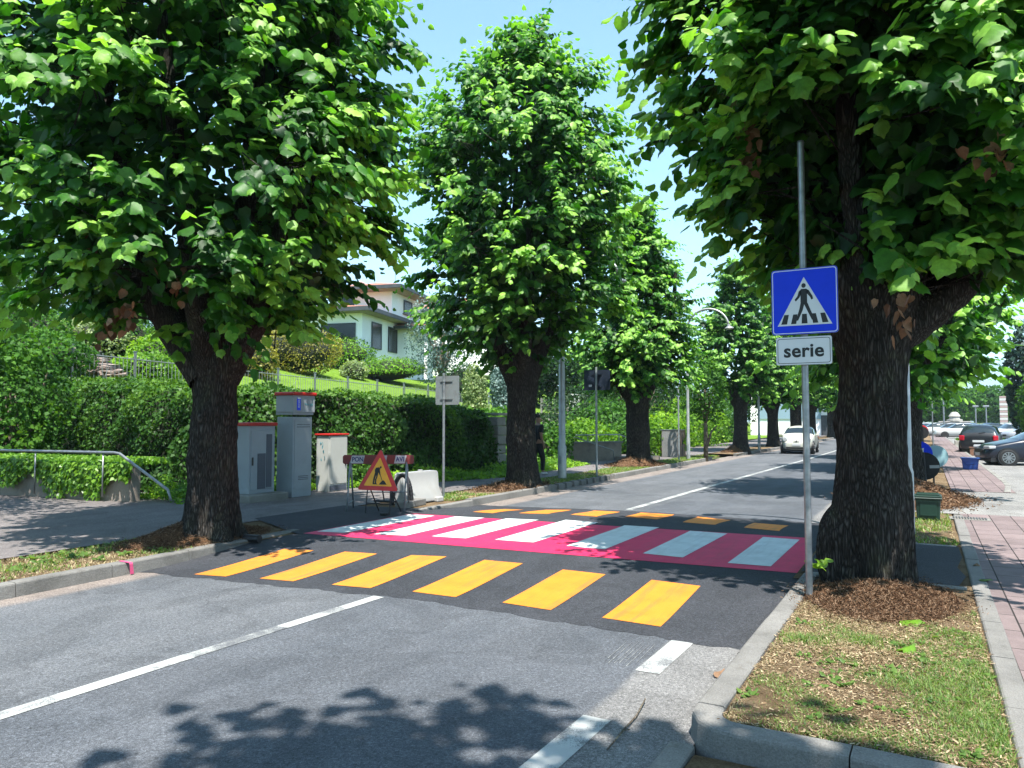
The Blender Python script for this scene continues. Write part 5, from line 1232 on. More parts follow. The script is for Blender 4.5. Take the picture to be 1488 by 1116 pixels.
for k in range(14): mb.box((.238, -.03, .27+k*.048), (.01, .18, .012))
mb.build('louvre', M_CABD, dr)
mb = MB(); mb.box((.235, -.26, .78), (.03, .03, .16), bev=.005); mb.build('handle', M_BLACK, dr)
t = cab('street_cabinet', (-11.60, 11.42, .13), 'tall grey cabinet with overhanging head, blue label and cyan scribble', .54, .46, 1.66, M_CAB)
mb = MB(); mb.box((0, 0, 1.73), (.50, .58, .06), bev=.008); mb.box((0.02, 0, 1.93), (.50, .62, .36), bev=.015); mb.build('head', M_CAB, t)
mb = MB(); mb.box((.02, 0, 2.14), (.56, .68, .07), bev=.02); mb.build('lid', M_RLID, t)
mb = MB(); mb.box((.235, .0, .88), (.014, .46, 1.42), bev=.004); dr = mb.build('door', M_CAB, t)
mb = MB()
for k in range(3): mb.box((.244, .02, .36+k*.035), (.008, .28, .012))
mb.build('vent', M_CABD, dr)
mb = MB(); mb.box((.274, -.16, 1.93), (.006, .10, .26)); lb = mb.build('label_plate', M_LBL, t)
mb = MB(); mb.box((.278, -.16, 2.045), (.004, .08, .03))
for k, s in enumerate('OPEN'):
    V, F = text_mb(s, .055, .001); mb.add(V, F, 0, Matrix.Translation((.2785, -.16, 1.99-k*.042)) @ F_X)
mb.build('label_marks', M_SWHITE, lb)
mb = MB(); graffiti(mb, .26, .20, 3, Matrix.Translation((.2755, .10, 1.93)) @ F_X); mb.build('graffiti', M_GRAF, t)
mb = MB(); rr = random.Random(3)
for row in range(2):
    y = -.17
    while y < .17: w1 = rr.uniform(.01, .03); mb.box((.2435, y+w1/2, 1.50-row*.05), (.002, w1, .018)); y += w1+.012
mb.build('small_print', M_CABD, t)
t = cab('street_cabinet', (-11.75, 12.72, .13), 'pale beige-grey cabinet with a plain door nearest the roadworks barrier', .60, .38, 1.24, M_CAB2, .0)
mb = MB(); mb.box((0, 0, 1.27), (.44, .66, .04), bev=.012); mb.build('lid', M_RLID, t)
mb = MB(); mb.box((.196, .0, .70), (.014, .54, 1.06), bev=.004); dr = mb.build('door', M_CAB2, t)
mb = MB(); mb.box((.212, .22, .66), (.025, .03, .20), bev=.006); mb.build('handle', M_BLACK, dr)
mb = MB(); mb.box((.194, 0, .08), (.012, .54, .11)); mb.build('kick_plate', M_CABD, t)
mb = MB(); graffiti(mb, .14, .42, 8, Matrix.Translation((0, -.303, .9)) @ FACE); mb.build('graffiti', M_GRAF, t)
t = thing('utility_box', (-9.75, 32.3, .1), 'brown and grey street cabinet at the left pavement before the young tree', 'street cabinet'); mb = MB(); mb.box((0, 0, .6), (.75, 1.15, 1.2), bev=.01); mb.build('body', mat('brown_cabinet', (.36, .22, .16), .6, 0, .15, 2), t)
mb = MB(); mb.box((0, -.585, .6), (.70, .02, 1.12)); mb.build('side_panel', mat('grey_panel', (.26, .26, .25), .6, 0, .2, 2), t); mb = MB(); mb.box((0, 0, 1.215), (.82, 1.22, .03)); mb.build('lid', M_GALV, t)
mb = MB(); mb.box((.385, .0, .6), (.02, .02, 1.05)); mb.box((.39, .12, .65), (.03, .03, .14)); mb.build('door_gap', M_CABD, t)
# ---- roadworks: A-frame trestle barrier
rz = R_(62); t = thing('barrier_trestle', (-8.52, 10.42, .12), 'red and white trestle barrier on two metal A-frames behind the roadworks triangle', 'barrier', None, R_(30))
M_TREST = mat('zinc_leg', (.33, .37, .40), .5, .5, .2, 9)
for s in (-1, 1):
    mb = MB(); x = s*.50
    mb.tube([(x, -.30, 0), (x, 0, .96)], .016, 8); mb.tube([(x, .30, 0), (x, 0, .96)], .016, 8); mb.tube([(x, -.25, .14), (x, .25, .14)], .012, 8); mb.build('leg_frame', M_TREST, t, smooth=True)
mb = MB(); mb.tube([(-.5, .2, .30), (.5, .2, .30)], .011, 8); mb.build('cross_bar', M_TREST, t)
mb = MB(); mb.prism(rrect(1.26, .16, .04), -.012, .012, 0, upright((0, -.035, .90))); bd = mb.build('board', mat('barrier_red', (.22, .03, .03), .5, 0, .3, 6), t)
wfs = []
for a, b in ((-.50, -.24), (.0, .16), (.28, .50)):
    mb = MB(); mb.prism([(a, -.07), (b-.03, -.07), (b, .07), (a+.03, .07)], .012, .0135, 0, upright((0, -.035, .90))); wfs.append(mb.build('white_field', mat('barrier_white', (.62, .64, .68), .5, 0, .12, 9), bd))
for k, (s, x) in enumerate((('PON', -.365), ('N', .085), ('AVI', .385))):
    V, F = text_mb(s, .115, .003, .85); mb = MB(); mb.add(V, F, 0, upright((0, -.035, .90)) @ Matrix.Translation((x, 0, .0145))); mb.build('lettering', mat('lettering_blue', (.02, .03, .20), .5), bd)
# ---- roadworks triangle on its stand
t = thing('roadworks_sign', (-8.12, 9.93, .13), 'yellow roadworks triangle with red rim leaning on a low black stand', 'road sign', None, R_(6)); t.scale = (.88, .88, .88)
Mt = Matrix.Translation((0, 0, .72)) @ Matrix.Rotation(R_(-8), 4, 'X') @ FACE
def rtri(s, r_, n=5):
    P = []; h = s*math.sqrt(3)/2
    for k, (cx, cy) in enumerate(((s/2, -h/3), (0, 2*h/3), (-s/2, -h/3))):
        L = math.hypot(cx, cy); cx *= (L-2*r_)/L; cy *= (L-2*r_)/L; a0 = -90+120*k
        for j in range(n+1): a = R_(a0+120*j/n); P.append((cx+r_*math.cos(a), cy+r_*math.sin(a)))
    return P
mb = MB(); mb.prism(rtri(.94, .035), -.012, .0, 1, Mt); mb.prism(rtri(.935, .034), 0, .002, 0, Mt); pn = mb.build('triangle', [M_SRED, M_SIGNBACK], t)
mb = MB(); mb.prism(rtri(.64, .012), .002, .0035, 0, Mt); yf = mb.build('yellow_field', M_SYEL, pn)
mb = MB()
def q2(pts): mb.prism([(p[0], p[1]) for p in pts], .0035, .005, 0, Mt)
mb.prism([(.035+.022*math.cos(k*.628), .175+.022*math.sin(k*.628)) for k in range(10)], .0035, .005, 0, Mt)
q2([(-.085, .06), (-.06, .045), (.0, .07), (.03, .155), (-.005, .175), (-.07, .165), (-.095, .12)])
q2([(-.02, .13), (.0, .07), (.025, .02), (.045, .03), (.03, .09), (.01, .15)])
q2([(-.085, .07), (-.045, .05), (-.07, -.03), (-.085, -.13), (-.045, -.155), (-.12, -.155), (-.115, -.05)])
q2([(-.055, .06), (-.01, .07), (-.02, -.01), (-.04, -.06), (-.04, -.13), (-.005, -.155), (-.075, -.155), (-.07, -.06), (-.05, -.01)])
q2([(.03, .03), (.04, .04), (.10, -.085), (.09, -.09)])
q2([(.02, -.155), (.20, -.155), (.15, -.09), (.115, -.07), (.08, -.09)])
mb.build('digging_figure', M_SBLACK, yf)
mb = MB()
for s in (-1, 1):
    x = s*.26; mb.tube([(x, .02, .5), (x*1.05, -.03, .0)], .013, 6); mb.tube([(x*.9, .05, .5), (x, .42, .0)], .013, 6)
mb.tube([(-.27, -.02, .20), (.27, -.02, .20)], .012, 6); mb.tube([(-.26, .24, .22), (.26, .24, .22)], .02, 6); mb.tube([(0, .05, .75), (0, .2, .25)], .016, 6); mb.build('stand', M_IRON, t)
mb = MB(); mb.box((.22, -.14, .03), (.16, .09, .05), bev=.02, rz=.4); mb.build('ballast', M_BLACK, t)
# ---- plastic barrier block
t = thing('plastic_barrier', (-8.66, 11.75, .12), 'white plastic water-filled barrier block standing behind the trestle', 'barrier', None, R_(-4))
bm = bmesh.new(); prof = [(-.235, 0), (.235, 0), (.235, .10), (.13, .26), (.10, .58), (-.10, .58), (-.13, .26), (-.235, .10)]
ys = [-.55, -.50, -.30, .30, .50, .55]; rings = []
for y in ys:
    e = .86 if abs(y) > .54 else 1
    rings.append([bm.verts.new((p[0]*e, y, .02+p[1]*(.97 if abs(y) > .54 else 1))) for p in prof])
for a, b in zip(rings, rings[1:]):
    for k in range(8): bm.faces.new((a[k], b[k], b[(k+1) % 8], a[(k+1) % 8]))
bm.faces.new(rings[0]); bm.faces.new(rings[-1][::-1]); bmesh.ops.recalc_face_normals(bm, faces=bm.faces[:])
bmesh.ops.bevel(bm, geom=[e for e in bm.edges], offset=.018, segments=2, affect='EDGES')
me = bpy.data.meshes.new('shell'); bm.to_mesh(me); bm.free(); o = bpy.data.objects.new('shell', me); C.objects.link(o); o.parent = t; me.materials.append(mat('white_plastic', (.52, .52, .51), .5, 0, .06, 3, dirt=(.46, .44, .4), dscale=2.5, dlo=.5, dhi=.8)); smooth_by_angle(o, 40)
for y in (-.36, .36):
    mb = MB(); mb.box((.02, y, .05), (.58, .2, .10), bev=.02); mb.build('foot', me.materials[0], t)
mb = MB(); mb.tube([(0, .1, .60), (0, .1, .63)], .05, 12); mb.build('filler_cap', me.materials[0], t)
t = thing('corrugated_hose', (-8.50, 10.98, .12), 'black corrugated pipe bent in an arch between triangle and plastic barrier', 'hose')
mb = MB(); pts = []; rad = []
for k in range(97):
    a = math.pi*k/96; pts.append((-.16*math.cos(a)+.06*k/96, .10*math.sin(a*.5), .02+.56*math.sin(a)**.8)); rad.append(.040+.002*math.cos(k*1.6))
mb.tube(pts, rad, 12); mb.build('pipe', M_BLACK, t)
t = thing('kerb_blocks', (-8.35, 11.15, .12), 'grey concrete kerb block lying at the foot of the trestle', 'kerb stone'); mb = MB(); mb.box((0, 0, .06), (.22, .75, .12), bev=.012, rz=.1); mb.build('block', M_KERB, t)
q = G(366, 789, .09); t = thing('rubber_end', (q[0], q[1], .08), 'short black rubber pipe end lying on the left kerb', 'pipe'); mb = MB(); mb.tube([(-.11, 0, .06), (.09, .05, .06)], .055, 14); mb.tube([(-.125, -.003, .06), (-.11, 0, .06)], .062, 14); smooth_by_angle(mb.build('pipe', M_BLACK, t))
# pink survey mark across the left kerb
q = G(197, 833, 0); mb = MB(); Y0 = 5.17
V = [(-7.703, Y0, .01), (-7.703, Y0+.045, .01), (-7.703, Y0+.03, .12), (-7.703, Y0-.01, .12), (-7.712, Y0+.03, .138), (-7.712, Y0-.01, .138), (-7.86, Y0-.04, .149), (-7.86, Y0-.0, .149)]
mb.add(V, [(0, 1, 2, 3), (3, 2, 4, 5), (5, 4, 7, 6)]); tag(mb.build('survey_mark', mat('pink_spray', (.80, .10, .26), .7)), 'pink spray-paint survey mark across the left kerb', 'paint mark')
# ---- ramp with low walls and rails beyond the second lime
ra = math.atan2(4.3, 2.6)
t = thing('ramp_wall', (-12.1, 26.5, .1), 'pinkish low ramp wall with pale coping between the second and third limes', 'wall', None, ra)
mb = MB(); mb.box((-.2, 0, .36), (5.2, .2, .72), 0); mb.box((-.2, 0, .755), (5.3, .30, .07), 1); mb.box((3.0, -.2, .09), (1.8, 1.0, .18), 0); mb.build('wall', [M_WALL, M_CONC], t)
t = thing('ramp_rail', (-12.1, 26.5, .1), 'pale tubular rail above the ramp wall between the second and third limes', 'handrail', None, ra)
mb = MB(); mb.tube([(-2.8, 0, 1.05), (2.4, 0, 1.05), (3.9, 0, .55), (4.0, 0, .05)], .024, 8); mb.tube([(-.3, -.6, 1.0), (1.6, -.6, .45), (1.65, -.6, .05)], .02, 8); mb.build('rail', M_GALV, t, smooth=True)
for x in (-2.7, -.9, .8, 2.35): mb = MB(); mb.cyl((x, 0, .7), (x, 0, 1.05), .018, 8); mb.build('post', M_GALV, t)
# ---- right side small things
t = thing('waste_bin', (.02, 13.62, .13), 'dark green food-waste caddy standing on the verge behind the lamp pole', 'waste bin'); t.scale = (.88, .88, .95)
M_GB = mat('bin_green', (.012, .045, .032), .4, 0, .15, 4); mb = MB(); mb.box((0, 0, .19), (.36, .30, .36), bev=.02, taper=1.12); mb.box((0, -.166, .20), (.26, .012, .24), bev=.004); bo = mb.build('body', M_GB, t)
mb = MB(); mb.box((0, 0, .395), (.44, .38, .05), bev=.02); mb.box((0, .0, .43), (.36, .30, .03), bev=.012); mb.build('lid', M_GB, t)
mb = MB(); mb.tube([(-.21, -.1, .33), (-.22, -.2, .37), (.22, -.2, .37), (.21, -.1, .33)], .012, 8); mb.build('handle', M_GB, t)
t = thing('waste_bin', (-.37, 13.9, .13), 'brown waste caddy half hidden behind the lamp pole', 'waste bin'); M_BB = mat('bin_brown', (.10, .04, .03), .45, 0, .15, 4)
mb = MB(); mb.box((0, 0, .19), (.34, .30, .36), bev=.02, taper=1.1); mb.build('body', M_BB, t); mb = MB(); mb.box((0, 0, .395), (.41, .36, .05), bev=.02); mb.build('lid', M_BB, t)
mb = MB(); mb.tube([(-.19, -.1, .33), (-.2, -.19, .37), (.2, -.19, .37), (.19, -.1, .33)], .012, 8); mb.build('handle', M_BB, t)
def disc(mb, r_, M, z0=-.008, z1=.008, mi=0, n=40): mb.prism([(r_*math.cos(k*2*math.pi/n), r_*math.sin(k*2*math.pi/n)) for k in range(n)], z0, z1, mi, M)
t = thing('round_sign', (.0, 19.7, .12), 'black back of a low leaning round road sign on a short pole', 'road sign'); t.rotation_euler = (0, R_(-3), 0)
mb = MB(); mb.tube([(0, 0, -.2), (0, 0, .86)], .032, 12); smooth_by_angle(mb.build('pole', M_IRON, t))
mb = MB(); disc(mb, .32, upright((.0, .05, .54))); mb.box((0, .03, .34), (.24, .03, .03)); mb.box((0, .03, .76), (.24, .03, .03)); dc = mb.build('disc', M_IRON, t)
mb = MB(); mb.box((.21, .038, .52), (.20, .004, .07)); mb.build('sticker', mat('sticker_grey', (.5, .52, .54), .5), dc)
t = thing('round_sign', (-.14, 20.4, .12), 'blue round road sign standing just behind the black disc', 'road sign'); mb = MB(); mb.cyl((0, .03, -.1), (0, .03, 1.0), .025, 10); mb.build('pole', M_IRON, t)
mb = MB(); disc(mb, .30, upright((0, 0, .80))); dc = mb.build('disc', M_BLUE, t); mb = MB(); mb.prism([(-.03, -.16), (.03, -.16), (.03, .05), (.09, .05), (0, .18), (-.09, .05), (-.03, .05)], .009, .011, 0, upright((0, 0, .80)) @ Matrix.Rotation(R_(-40), 4, 'Z')); mb.build('arrow', M_SWHITE, dc)
t = thing('pale_disc', (.22, 20.9, .12), 'pale cyan tilted plastic disc beside the blue round sign', 'plastic disc'); mb = MB(); disc(mb, .27, Matrix.Translation((0, 0, .72)) @ Matrix.Rotation(R_(35), 4, 'Y') @ FACE); mb.build('disc', mat('pale_cyan', (.40, .66, .72), .4), t); mb = MB(); mb.cyl((-.05, .03, -.1), (-.05, .03, .8), .02, 8); mb.build('pole', M_IRON, t)
t = thing('round_sign', (-.12, 43.0, .12), 'small red-rimmed round sign seen from behind down the pink pavement', 'road sign'); mb = MB(); mb.cyl((0, 0, -.1), (0, 0, 1.1), .03, 8); mb.build('pole', M_IRON, t); mb = MB(); disc(mb, .31, upright((0, .05, 1.0))); mb.build('disc', M_IRON, t); mb = MB(); disc(mb, .33, upright((-.03, .09, 1.06))); mb.build('rim', M_SRED, t)
t = thing('parking_sign', (.42, 50.0, .12), 'blue parking sign high on a thin pole over the pink pavement', 'road sign'); mb = MB(); mb.cyl((0, 0, -.1), (0, 0, 3.7), .035, 10); mb.build('pole', M_GALV, t)
mb = MB(); mb.prism(rrect(.62, .62, .03), -.01, .01, 0, upright((-.35, -.05, 3.3))); pn = mb.build('panel', M_BLUE, t); V, F = text_mb('P', .5, .012); mb = MB(); mb.add(V, F, 0, upright((-.35, -.05, 3.3)) @ Matrix.Translation((0, 0, .012))); mb.build('lettering', M_SWHITE, pn)
mb = MB(); mb.prism(rrect(.9, .62, .03), -.01, .01, 0, upright((-1.15, -.05, 3.3))); mb.build('white_panel', M_SWHITE, t)
q = G(1410, 682, .13); t = thing('blue_crate', (q[0], q[1], .135), 'blue plastic recycling box on the pavement in front of the dark hatchback', 'recycling box'); M_BC = mat('crate_blue', (.02, .09, .42), .4, 0, .1, 4)
mb = MB(); b = .20; tq = .24
V = []
for (s, z) in ((b, .0), (tq, .36), (tq-.02, .36), (b-.02, .03)): V += [(-s, -s*.8, z), (s, -s*.8, z), (s, s*.8, z), (-s, s*.8, z)]
F = [(0, 3, 2, 1), (12, 13, 14, 15)]+[(a*4+k, a*4+(k+1) % 4, a*4+4+(k+1) % 4, a*4+4+k) for a in range(3) for k in range(4)]
mb.add(V, F); mb.build('box', M_BC, t); mb = MB(); mb.box((0, 0, .36), (.54, .44, .03), bev=.006); mb.build('rim', M_BC, t); mb = MB(); mb.tube([(-.26, -.2, .34), (-.1, -.24, .14), (.14, -.24, .18), (.26, -.2, .34)], .009, 6); mb.build('handle', mat('crate_dark', (.01, .03, .16), .4), t)
# drain grating in the pavers
q = G(1409, 754, .13); t = thing('drain_grate', (q[0], q[1], .131), 'grey metal drain grating set in the pink pavers', 'drain cover'); mb = MB(); mb.box((0, 0, .004), (.56, .36, .008), 0); mb.build('frame', M_CONC, t); mb = MB()
for k in range(12): mb.box((-.22+k*.04, 0, .012), (.022, .26, .01))
mb.build('grating', mat('grate_iron', (.10, .10, .11), .6, .3, .2, 9), t)
t = thing('drain_slot', (1.95, 17.0, .124), 'dark channel drain in the driveway at the right edge', 'drain cover'); mb = MB(); mb.box((0, 0, .004), (.22, 2.4, .01)); mb.build('channel', M_IRON, t)
# ---- far things down the right side
t = thing('striped_pylon', (10.6, 135, 0), 'tall pale pylon with faint red stripes beyond the car park', 'pylon'); t.scale = (.5, .5, .88); mb = MB(); 
for k in range(12): mb.box((0, 0, 1.5+k*.42), (2.0, .8, .30 if k % 2 else .419), 1 if k % 2 else 0)
mb.box((0, 0, .7), (.6, .5, 1.4), 0); mb.build('tower', [mat('pylon_white', (.7, .68, .64), .6), mat('pylon_red', (.52, .36, .33), .6)], t)
t = thing('floodlight_mast', (8.4, 160, 0), 'thin tall mast with a lamp head above the far trees', 'lamp mast'); t.scale = (.6, .6, .58); mb = MB(); mb.tube([(0, 0, 0), (0, 0, 15.5)], [.16, .09], 8); mb.build('pole', M_GALV, t); mb = MB(); mb.box((0, 0, 15.6), (1.7, .5, .5), bev=.1); mb.box((.9, 0, 15.5), (.9, .3, .15)); mb.build('lamp_head', M_POLE, t)
t = thing('monument', (3.2, 104, 0), 'pale stone monument with stacked tiers at the end of the car park', 'monument'); t.scale = (.38, .38, .6); M_ST = concrete('pale_stone', (.55, .52, .47))
mb = MB(); mb.box((0, 0, 1.3), (8.4, 3, 2.6), bev=.1); mb.box((0, 0, 2.7), (8.9, 3.4, .25), bev=.05); mb.build('base', M_ST, t); mb = MB(); mb.tube([(0, 0, 2.8), (0, 0, 3.2), (0, 0, 3.25), (0, 0, 3.7), (0, 0, 3.8), (0, 0, 4.6), (0, 0, 4.7)], [2.2, 2.2, 1.5, 1.4, 1.7, .9, .3], 14); mb.build('tiers', M_ST, t)
mb = MB()
for k in range(7): mb.box((-3.2+k*1.06, -1.52, 1.3), (.6, .06, 1.5))
mb.build('openings', M_SIGNBACK, t)
for i, (x, y, h) in enumerate([(6.1, 118, 3.6), (7.3, 118, 3.6), (1.9, 95, 6)]):
    t = thing('lamp_post', (x, y, 0), ['thin lamp post left of the far broad trees', 'thin lamp post in front of the far broad trees', 'thin lamp post left of the monument'][i], 'lamp post', 'far car park lamp posts'); mb = MB(); mb.tube([(0, 0, 0), (0, 0, h)], .08, 8); mb.build('pole', M_GALV, t); mb = MB(); mb.box((0, 0, h+.1), (.7, .35, .22), bev=.05); mb.build('lamp_head', M_GALV, t)
# low stone planters between pavement and far car park
rr = random.Random(2)
for i in range(9):
    x = 2.2+i*.98; y = 58+rr.uniform(-.3, .3)
    t = thing('stone_planter', (x, y, 0), 'one of the pale stone planters in a row before the far white cars', 'planter', 'row of stone planters'); mb = MB(); mb.box((0, 0, .2), (.86, .7, .4), bev=.04, taper=1.06); mb.build('trough', M_ST, t)
    rs = np.random.RandomState(i); n = 160; P = np.stack([rs.uniform(-.38, .38, n), rs.uniform(-.3, .3, n), .38+.2*rs.rand(n)], 1); v, f, k = leaves(P, norm(rs.normal(size=(n, 3))), norm(rs.normal(size=(n, 3))+np.array([0, 0, 1.])), np.full(n, .12), 'lo', rs=rs); npmesh('plants', v, f, L_MID, t, tint=np.repeat(rs.rand(n), k))
strip('lawn_strip', [(1.9, 43.5), (4.2, 43.5), (3.2, 57), (1.9, 57)], .02, M_TURFBANK)
t = thing('wooden_box', (1.55+.6, 43.0, 0), 'low brown wooden box beside the rear wheel of the dark car', 'box'); mb = MB(); mb.box((0, 0, .2), (.45, .45, .4), bev=.01); mb.box((0, 0, .41), (.5, .5, .03)); mb.build('case', mat('brown_wood', (.25, .12, .07), .7, 0, .3, 6), t)
# ================================================================ CARS
M_TYRE = mat('tyre', (.015, .015, .016), .8); M_RIM = mat('alloy_rim', (.45, .46, .48), .3, .9); M_CGL = mat('car_glass', (.02, .03, .035), .05, 0, spec=.9)
M_CHR = mat('chrome', (.6, .6, .62), .15, 1.); M_LAMPR = mat('red_lamp', (.55, .01, .03), .15); M_LAMPW = mat('clear_lamp', (.7, .72, .75), .08, .3); M_PLATE = mat('number_plate', (.75, .76, .78), .4)
def car(loc, rz, col, label, L=4.2, W=1.78, H=1.48, style='hatch', group=None, detail=True, hood=.30, name='parked_car'):
    """length along local y, front at -y"""
    t = thing(name, loc, label, 'car', group, rz)
    pm = mat('paint_%s' % name+str(len(bpy.data.materials)), col, .35, .0, 0, coat=.35, spec=.4)
    hl = L/2; ride = .17
    # stations: y fraction, sill z, belt z, roof z, half width at belt, roof half width
    if style == 'mini': st = [(-1, .32, .50, .50, .60, .5), (-.96, .24, .68, .68, .78, .6), (-.82, .20, .84, .84, .90, .7), (-.60, .20, .95, .95, .97, .76), (-.47, .20, .99, 1.04, 1, .80), (-.22, .20, 1.01, 1.44, 1, .70), (.05, .20, 1.01, 1.50, 1, .71), (.45, .20, 1.02, 1.47, 1, .69), (.72, .20, 1.02, 1.36, .98, .64), (.90, .22, .98, 1.02, .92, .68), (.98, .28, .80, .80, .84, .6), (1, .36, .6, .6, .7, .5)]
    elif style == 'suv': st = [(-1, .36, .60, .60, .66, .5), (-.96, .26, .84, .84, .82, .66), (-.80, .22, .98, .98, .93, .72), (-.50, .22, 1.04, 1.06, .98, .76), (-.42, .22, 1.05, 1.12, 1, .80), (-.16, .22, 1.06, 1.56, 1, .74), (.15, .22, 1.06, 1.62, 1, .74), (.55, .22, 1.08, 1.60, 1, .72), (.84, .22, 1.10, 1.54, .98, .69), (.94, .24, 1.08, 1.14, .95, .78), (.99, .28, .92, .92, .90, .7), (1, .38, .6, .6, .8, .6)]
    else: st = [(-1, .30, .46, .46, .62, .5), (-.965, .22, .66, .66, .80, .62), (-.82, .19, .80, .80, .92, .70), (-.55, .19, .92, .93, .98, .76), (-.42, .19, .96, 1.0, 1, .80), (-.10, .19, .98, 1.40, 1, .68), (.12, .19, .99, 1.48, 1, .69), (.50, .19, 1.01, 1.44, 1, .67), (.80, .20, 1.04, 1.28, .97, .62), (.93, .22, 1.02, 1.04, .93, .72), (.985, .28, .86, .86, .86, .65), (1, .36, .55, .55, .74, .5)]
    s_ = H/max(q[3] for q in st); hw = W/2; V = []; F = []; mi = []
    for (y, a, b, r_, w1, w2) in st:
        a *= 1; b *= s_; r_ *= s_; w_ = hw*w1; rw = hw*w2
        if r_-b < .02*s_+.001: prof = [(0, a), (w_*.80, a), (w_*.96, a+.08), (w_, (a+b)*.52), (w_*.985, b-.10), (w_*.93, b-.02), (w_*.80, b+.012), (w_*.6, b+.02), (0, b+.03)]
        else: prof = [(0, a), (w_*.80, a), (w_*.96, a+.08), (w_, (a+b)*.52), (w_*.985, b-.06), (w_*.94, b), (rw*.5+w_*.94*.5+.015, (b+r_)*.5), (rw, r_-.035), (0, r_+.012)]
        V += [(x, y*hl, z) for x, z in prof]+[(-x, y*hl, z) for x, z in prof]
    k = 9; n = len(st)
    gl = {'mini': range(4, 9), 'suv': range(4, 9), 'hatch': range(4, 9)}[style]
    for i in range(n-1):
        for sd in (0, 1):
            for j in range(k-1):
                a, b, c, d = i*18+sd*9+j, i*18+sd*9+j+1, (i+1)*18+sd*9+j+1, (i+1)*18+sd*9+j
                F.append((a, b, c, d) if sd == 1 else (a, d, c, b))
                y = st[i][0]; side_gl = j in (5, 6) and i in gl and i not in (4,) and i < 8; ws = i == 4 and j in (5, 6, 7); rw_ = i == 8 and j in (5, 6, 7)
                mi.append(1 if (side_gl or ws or rw_) else 0)
    F.append(tuple(range(0, 9))+tuple(range(17, 8, -1))); mi.append(0); e = (n-1)*18; F.append(tuple(e+q for q in range(9))[::-1]+tuple(e+q for q in range(9, 18))); mi.append(0)
    me = bpy.data.meshes.new('body'); me.from_pydata(V, [], F); me.materials.append(pm); me.materials.append(M_CGL); me.polygons.foreach_set('material_index', mi)
    bm = bmesh.new(); bm.from_mesh(me); bmesh.ops.remove_doubles(bm, verts=bm.verts[:], dist=.0005); bmesh.ops.recalc_face_normals(bm, faces=bm.faces[:]); bm.to_mesh(me); bm.free()
    o = bpy.data.objects.new('body', me); C.objects.link(o); o.parent = t; smooth_by_angle(o, 60)
    if detail: md = o.modifiers.new('s', 'SUBSURF'); md.levels = 2; md.render_levels = 2
    def part(nm, m, fn, parent=t): q = MB(); fn(q); return q.build(nm, m, parent)
    wr = .31 if style != 'suv' else .35
    for sy in (-.64, .60):
        for sx in (-1, 1):
            x = sx*(hw-.10); y = sy*hl
            wh = part('wheel', M_TYRE, lambda q: (q.tube([(x-sx*.10, y, wr), (x-sx*.09, y, wr), (x+sx*.09, y, wr), (x+sx*.115, y, wr)], [wr*.9, wr, wr, wr*.9], 24)))
            if detail:
                def rim(q):
                    q.tube([(x+sx*.10, y, wr), (x+sx*.122, y, wr)], [wr*.70, wr*.66], 24, 1)
                    for a in range(10):
                        an = a*.6283; c, s = math.cos(an), math.sin(an); q.box((0, 0, 0), (.012, .035, wr*.58), 0, Matrix.Translation((x+sx*.126, y+s*wr*.34, wr+c*wr*.34)) @ Matrix.Rotation(-an, 4, 'X'))
                    q.tube([(x+sx*.12, y, wr), (x+sx*.135, y, wr)], .05, 12)
                    n_ = 24
                    for a in range(n_):
                        a0, a1 = a*2*math.pi/n_, (a+1)*2*math.pi/n_
                        q.add([(x+sx*.13, y+math.sin(b_)*wr*rr_, wr+math.cos(b_)*wr*rr_) for b_, rr_ in ((a0, .62), (a1, .62), (a1, .70), (a0, .70))], [(0, 1, 2, 3)])
                part('rim', [M_RIM, M_BLACK], rim, wh)
            # dark arch
            part('wheel_arch', M_BLACK, lambda q: q.tube([(x-sx*.12, y, wr+.02), (x+sx*.092, y, wr+.02)], wr*1.16, 24))
    part('underbody', M_BLACK, lambda q: q.box((0, 0, .22), (W*.84, L*.9, .16)))
    if not detail: return t
    for sx in (-1, 1):
        part('mirror', pm, lambda q: (q.box((sx*(hw+.09), -.34*hl, .99*s_), (.18, .09, .12), bev=.03), q.box((sx*(hw), -.34*hl, .96*s_), (.10, .04, .04))))
        if style == 'mini': part('headlight', M_LAMPW, lambda q: q.tube([(sx*hw*.70, -hl*.90, .76), (sx*hw*.70, -hl*.955, .75), (sx*hw*.70, -hl*.965, .75)], [.12, .115, .08], 16)); part('fog_lamp', M_LAMPW, lambda q: q.tube([(sx*hw*.68, -hl*.90, .52), (sx*hw*.66, -hl*.985, .52)], [.08, .07], 12))
        else: part('headlight', M_LAMPW, lambda q: q.box((sx*hw*.74, -hl*.90, .70*s_), (.34, .30, .13), bev=.04, rz=-sx*-.35))
        part('tail_light', M_LAMPR, lambda q: q.box((sx*hw*.80, hl*.955, .88*s_), (.24, .20, .26 if style == 'suv' else .18), bev=.04, rz=-sx*.25))
        part('door_line', M_BLACK, lambda q: [q.box((sx*(hw+.001), yy, .62), (.012, .010, .62)) for yy in (-.30*hl, .12*hl, .46*hl)])
        part('door_handle', pm, lambda q: [q.box((sx*(hw*.995), yy, .86*s_), (.03, .15, .03), bev=.008) for yy in (.02*hl, .36*hl)])
    if style == 'mini':
        part('number_plate', M_PLATE, lambda q: q.box((0, -hl*1.0-.005, .50), (.40, .02, .11)))
        part('grille', M_BLACK, lambda q: q.box((0, -hl*.985, .33), (1.0, .06, .10), bev=.03)); part('emblem', M_CHR, lambda q: (q.box((0, -hl*.985, .66), (.30, .03, .025), bev=.008), q.tube([(0, -hl*.96, .67), (0, -hl*.995, .665)], .045, 14)))
    else:
        part('grille', M_BLACK, lambda q: q.box((0, -hl*.975, .52), (.9, .08, .22), bev=.03)); part('number_plate', M_PLATE, lambda q: q.box((0, -hl*1.0-.01, .42), (.46, .02, .11)))
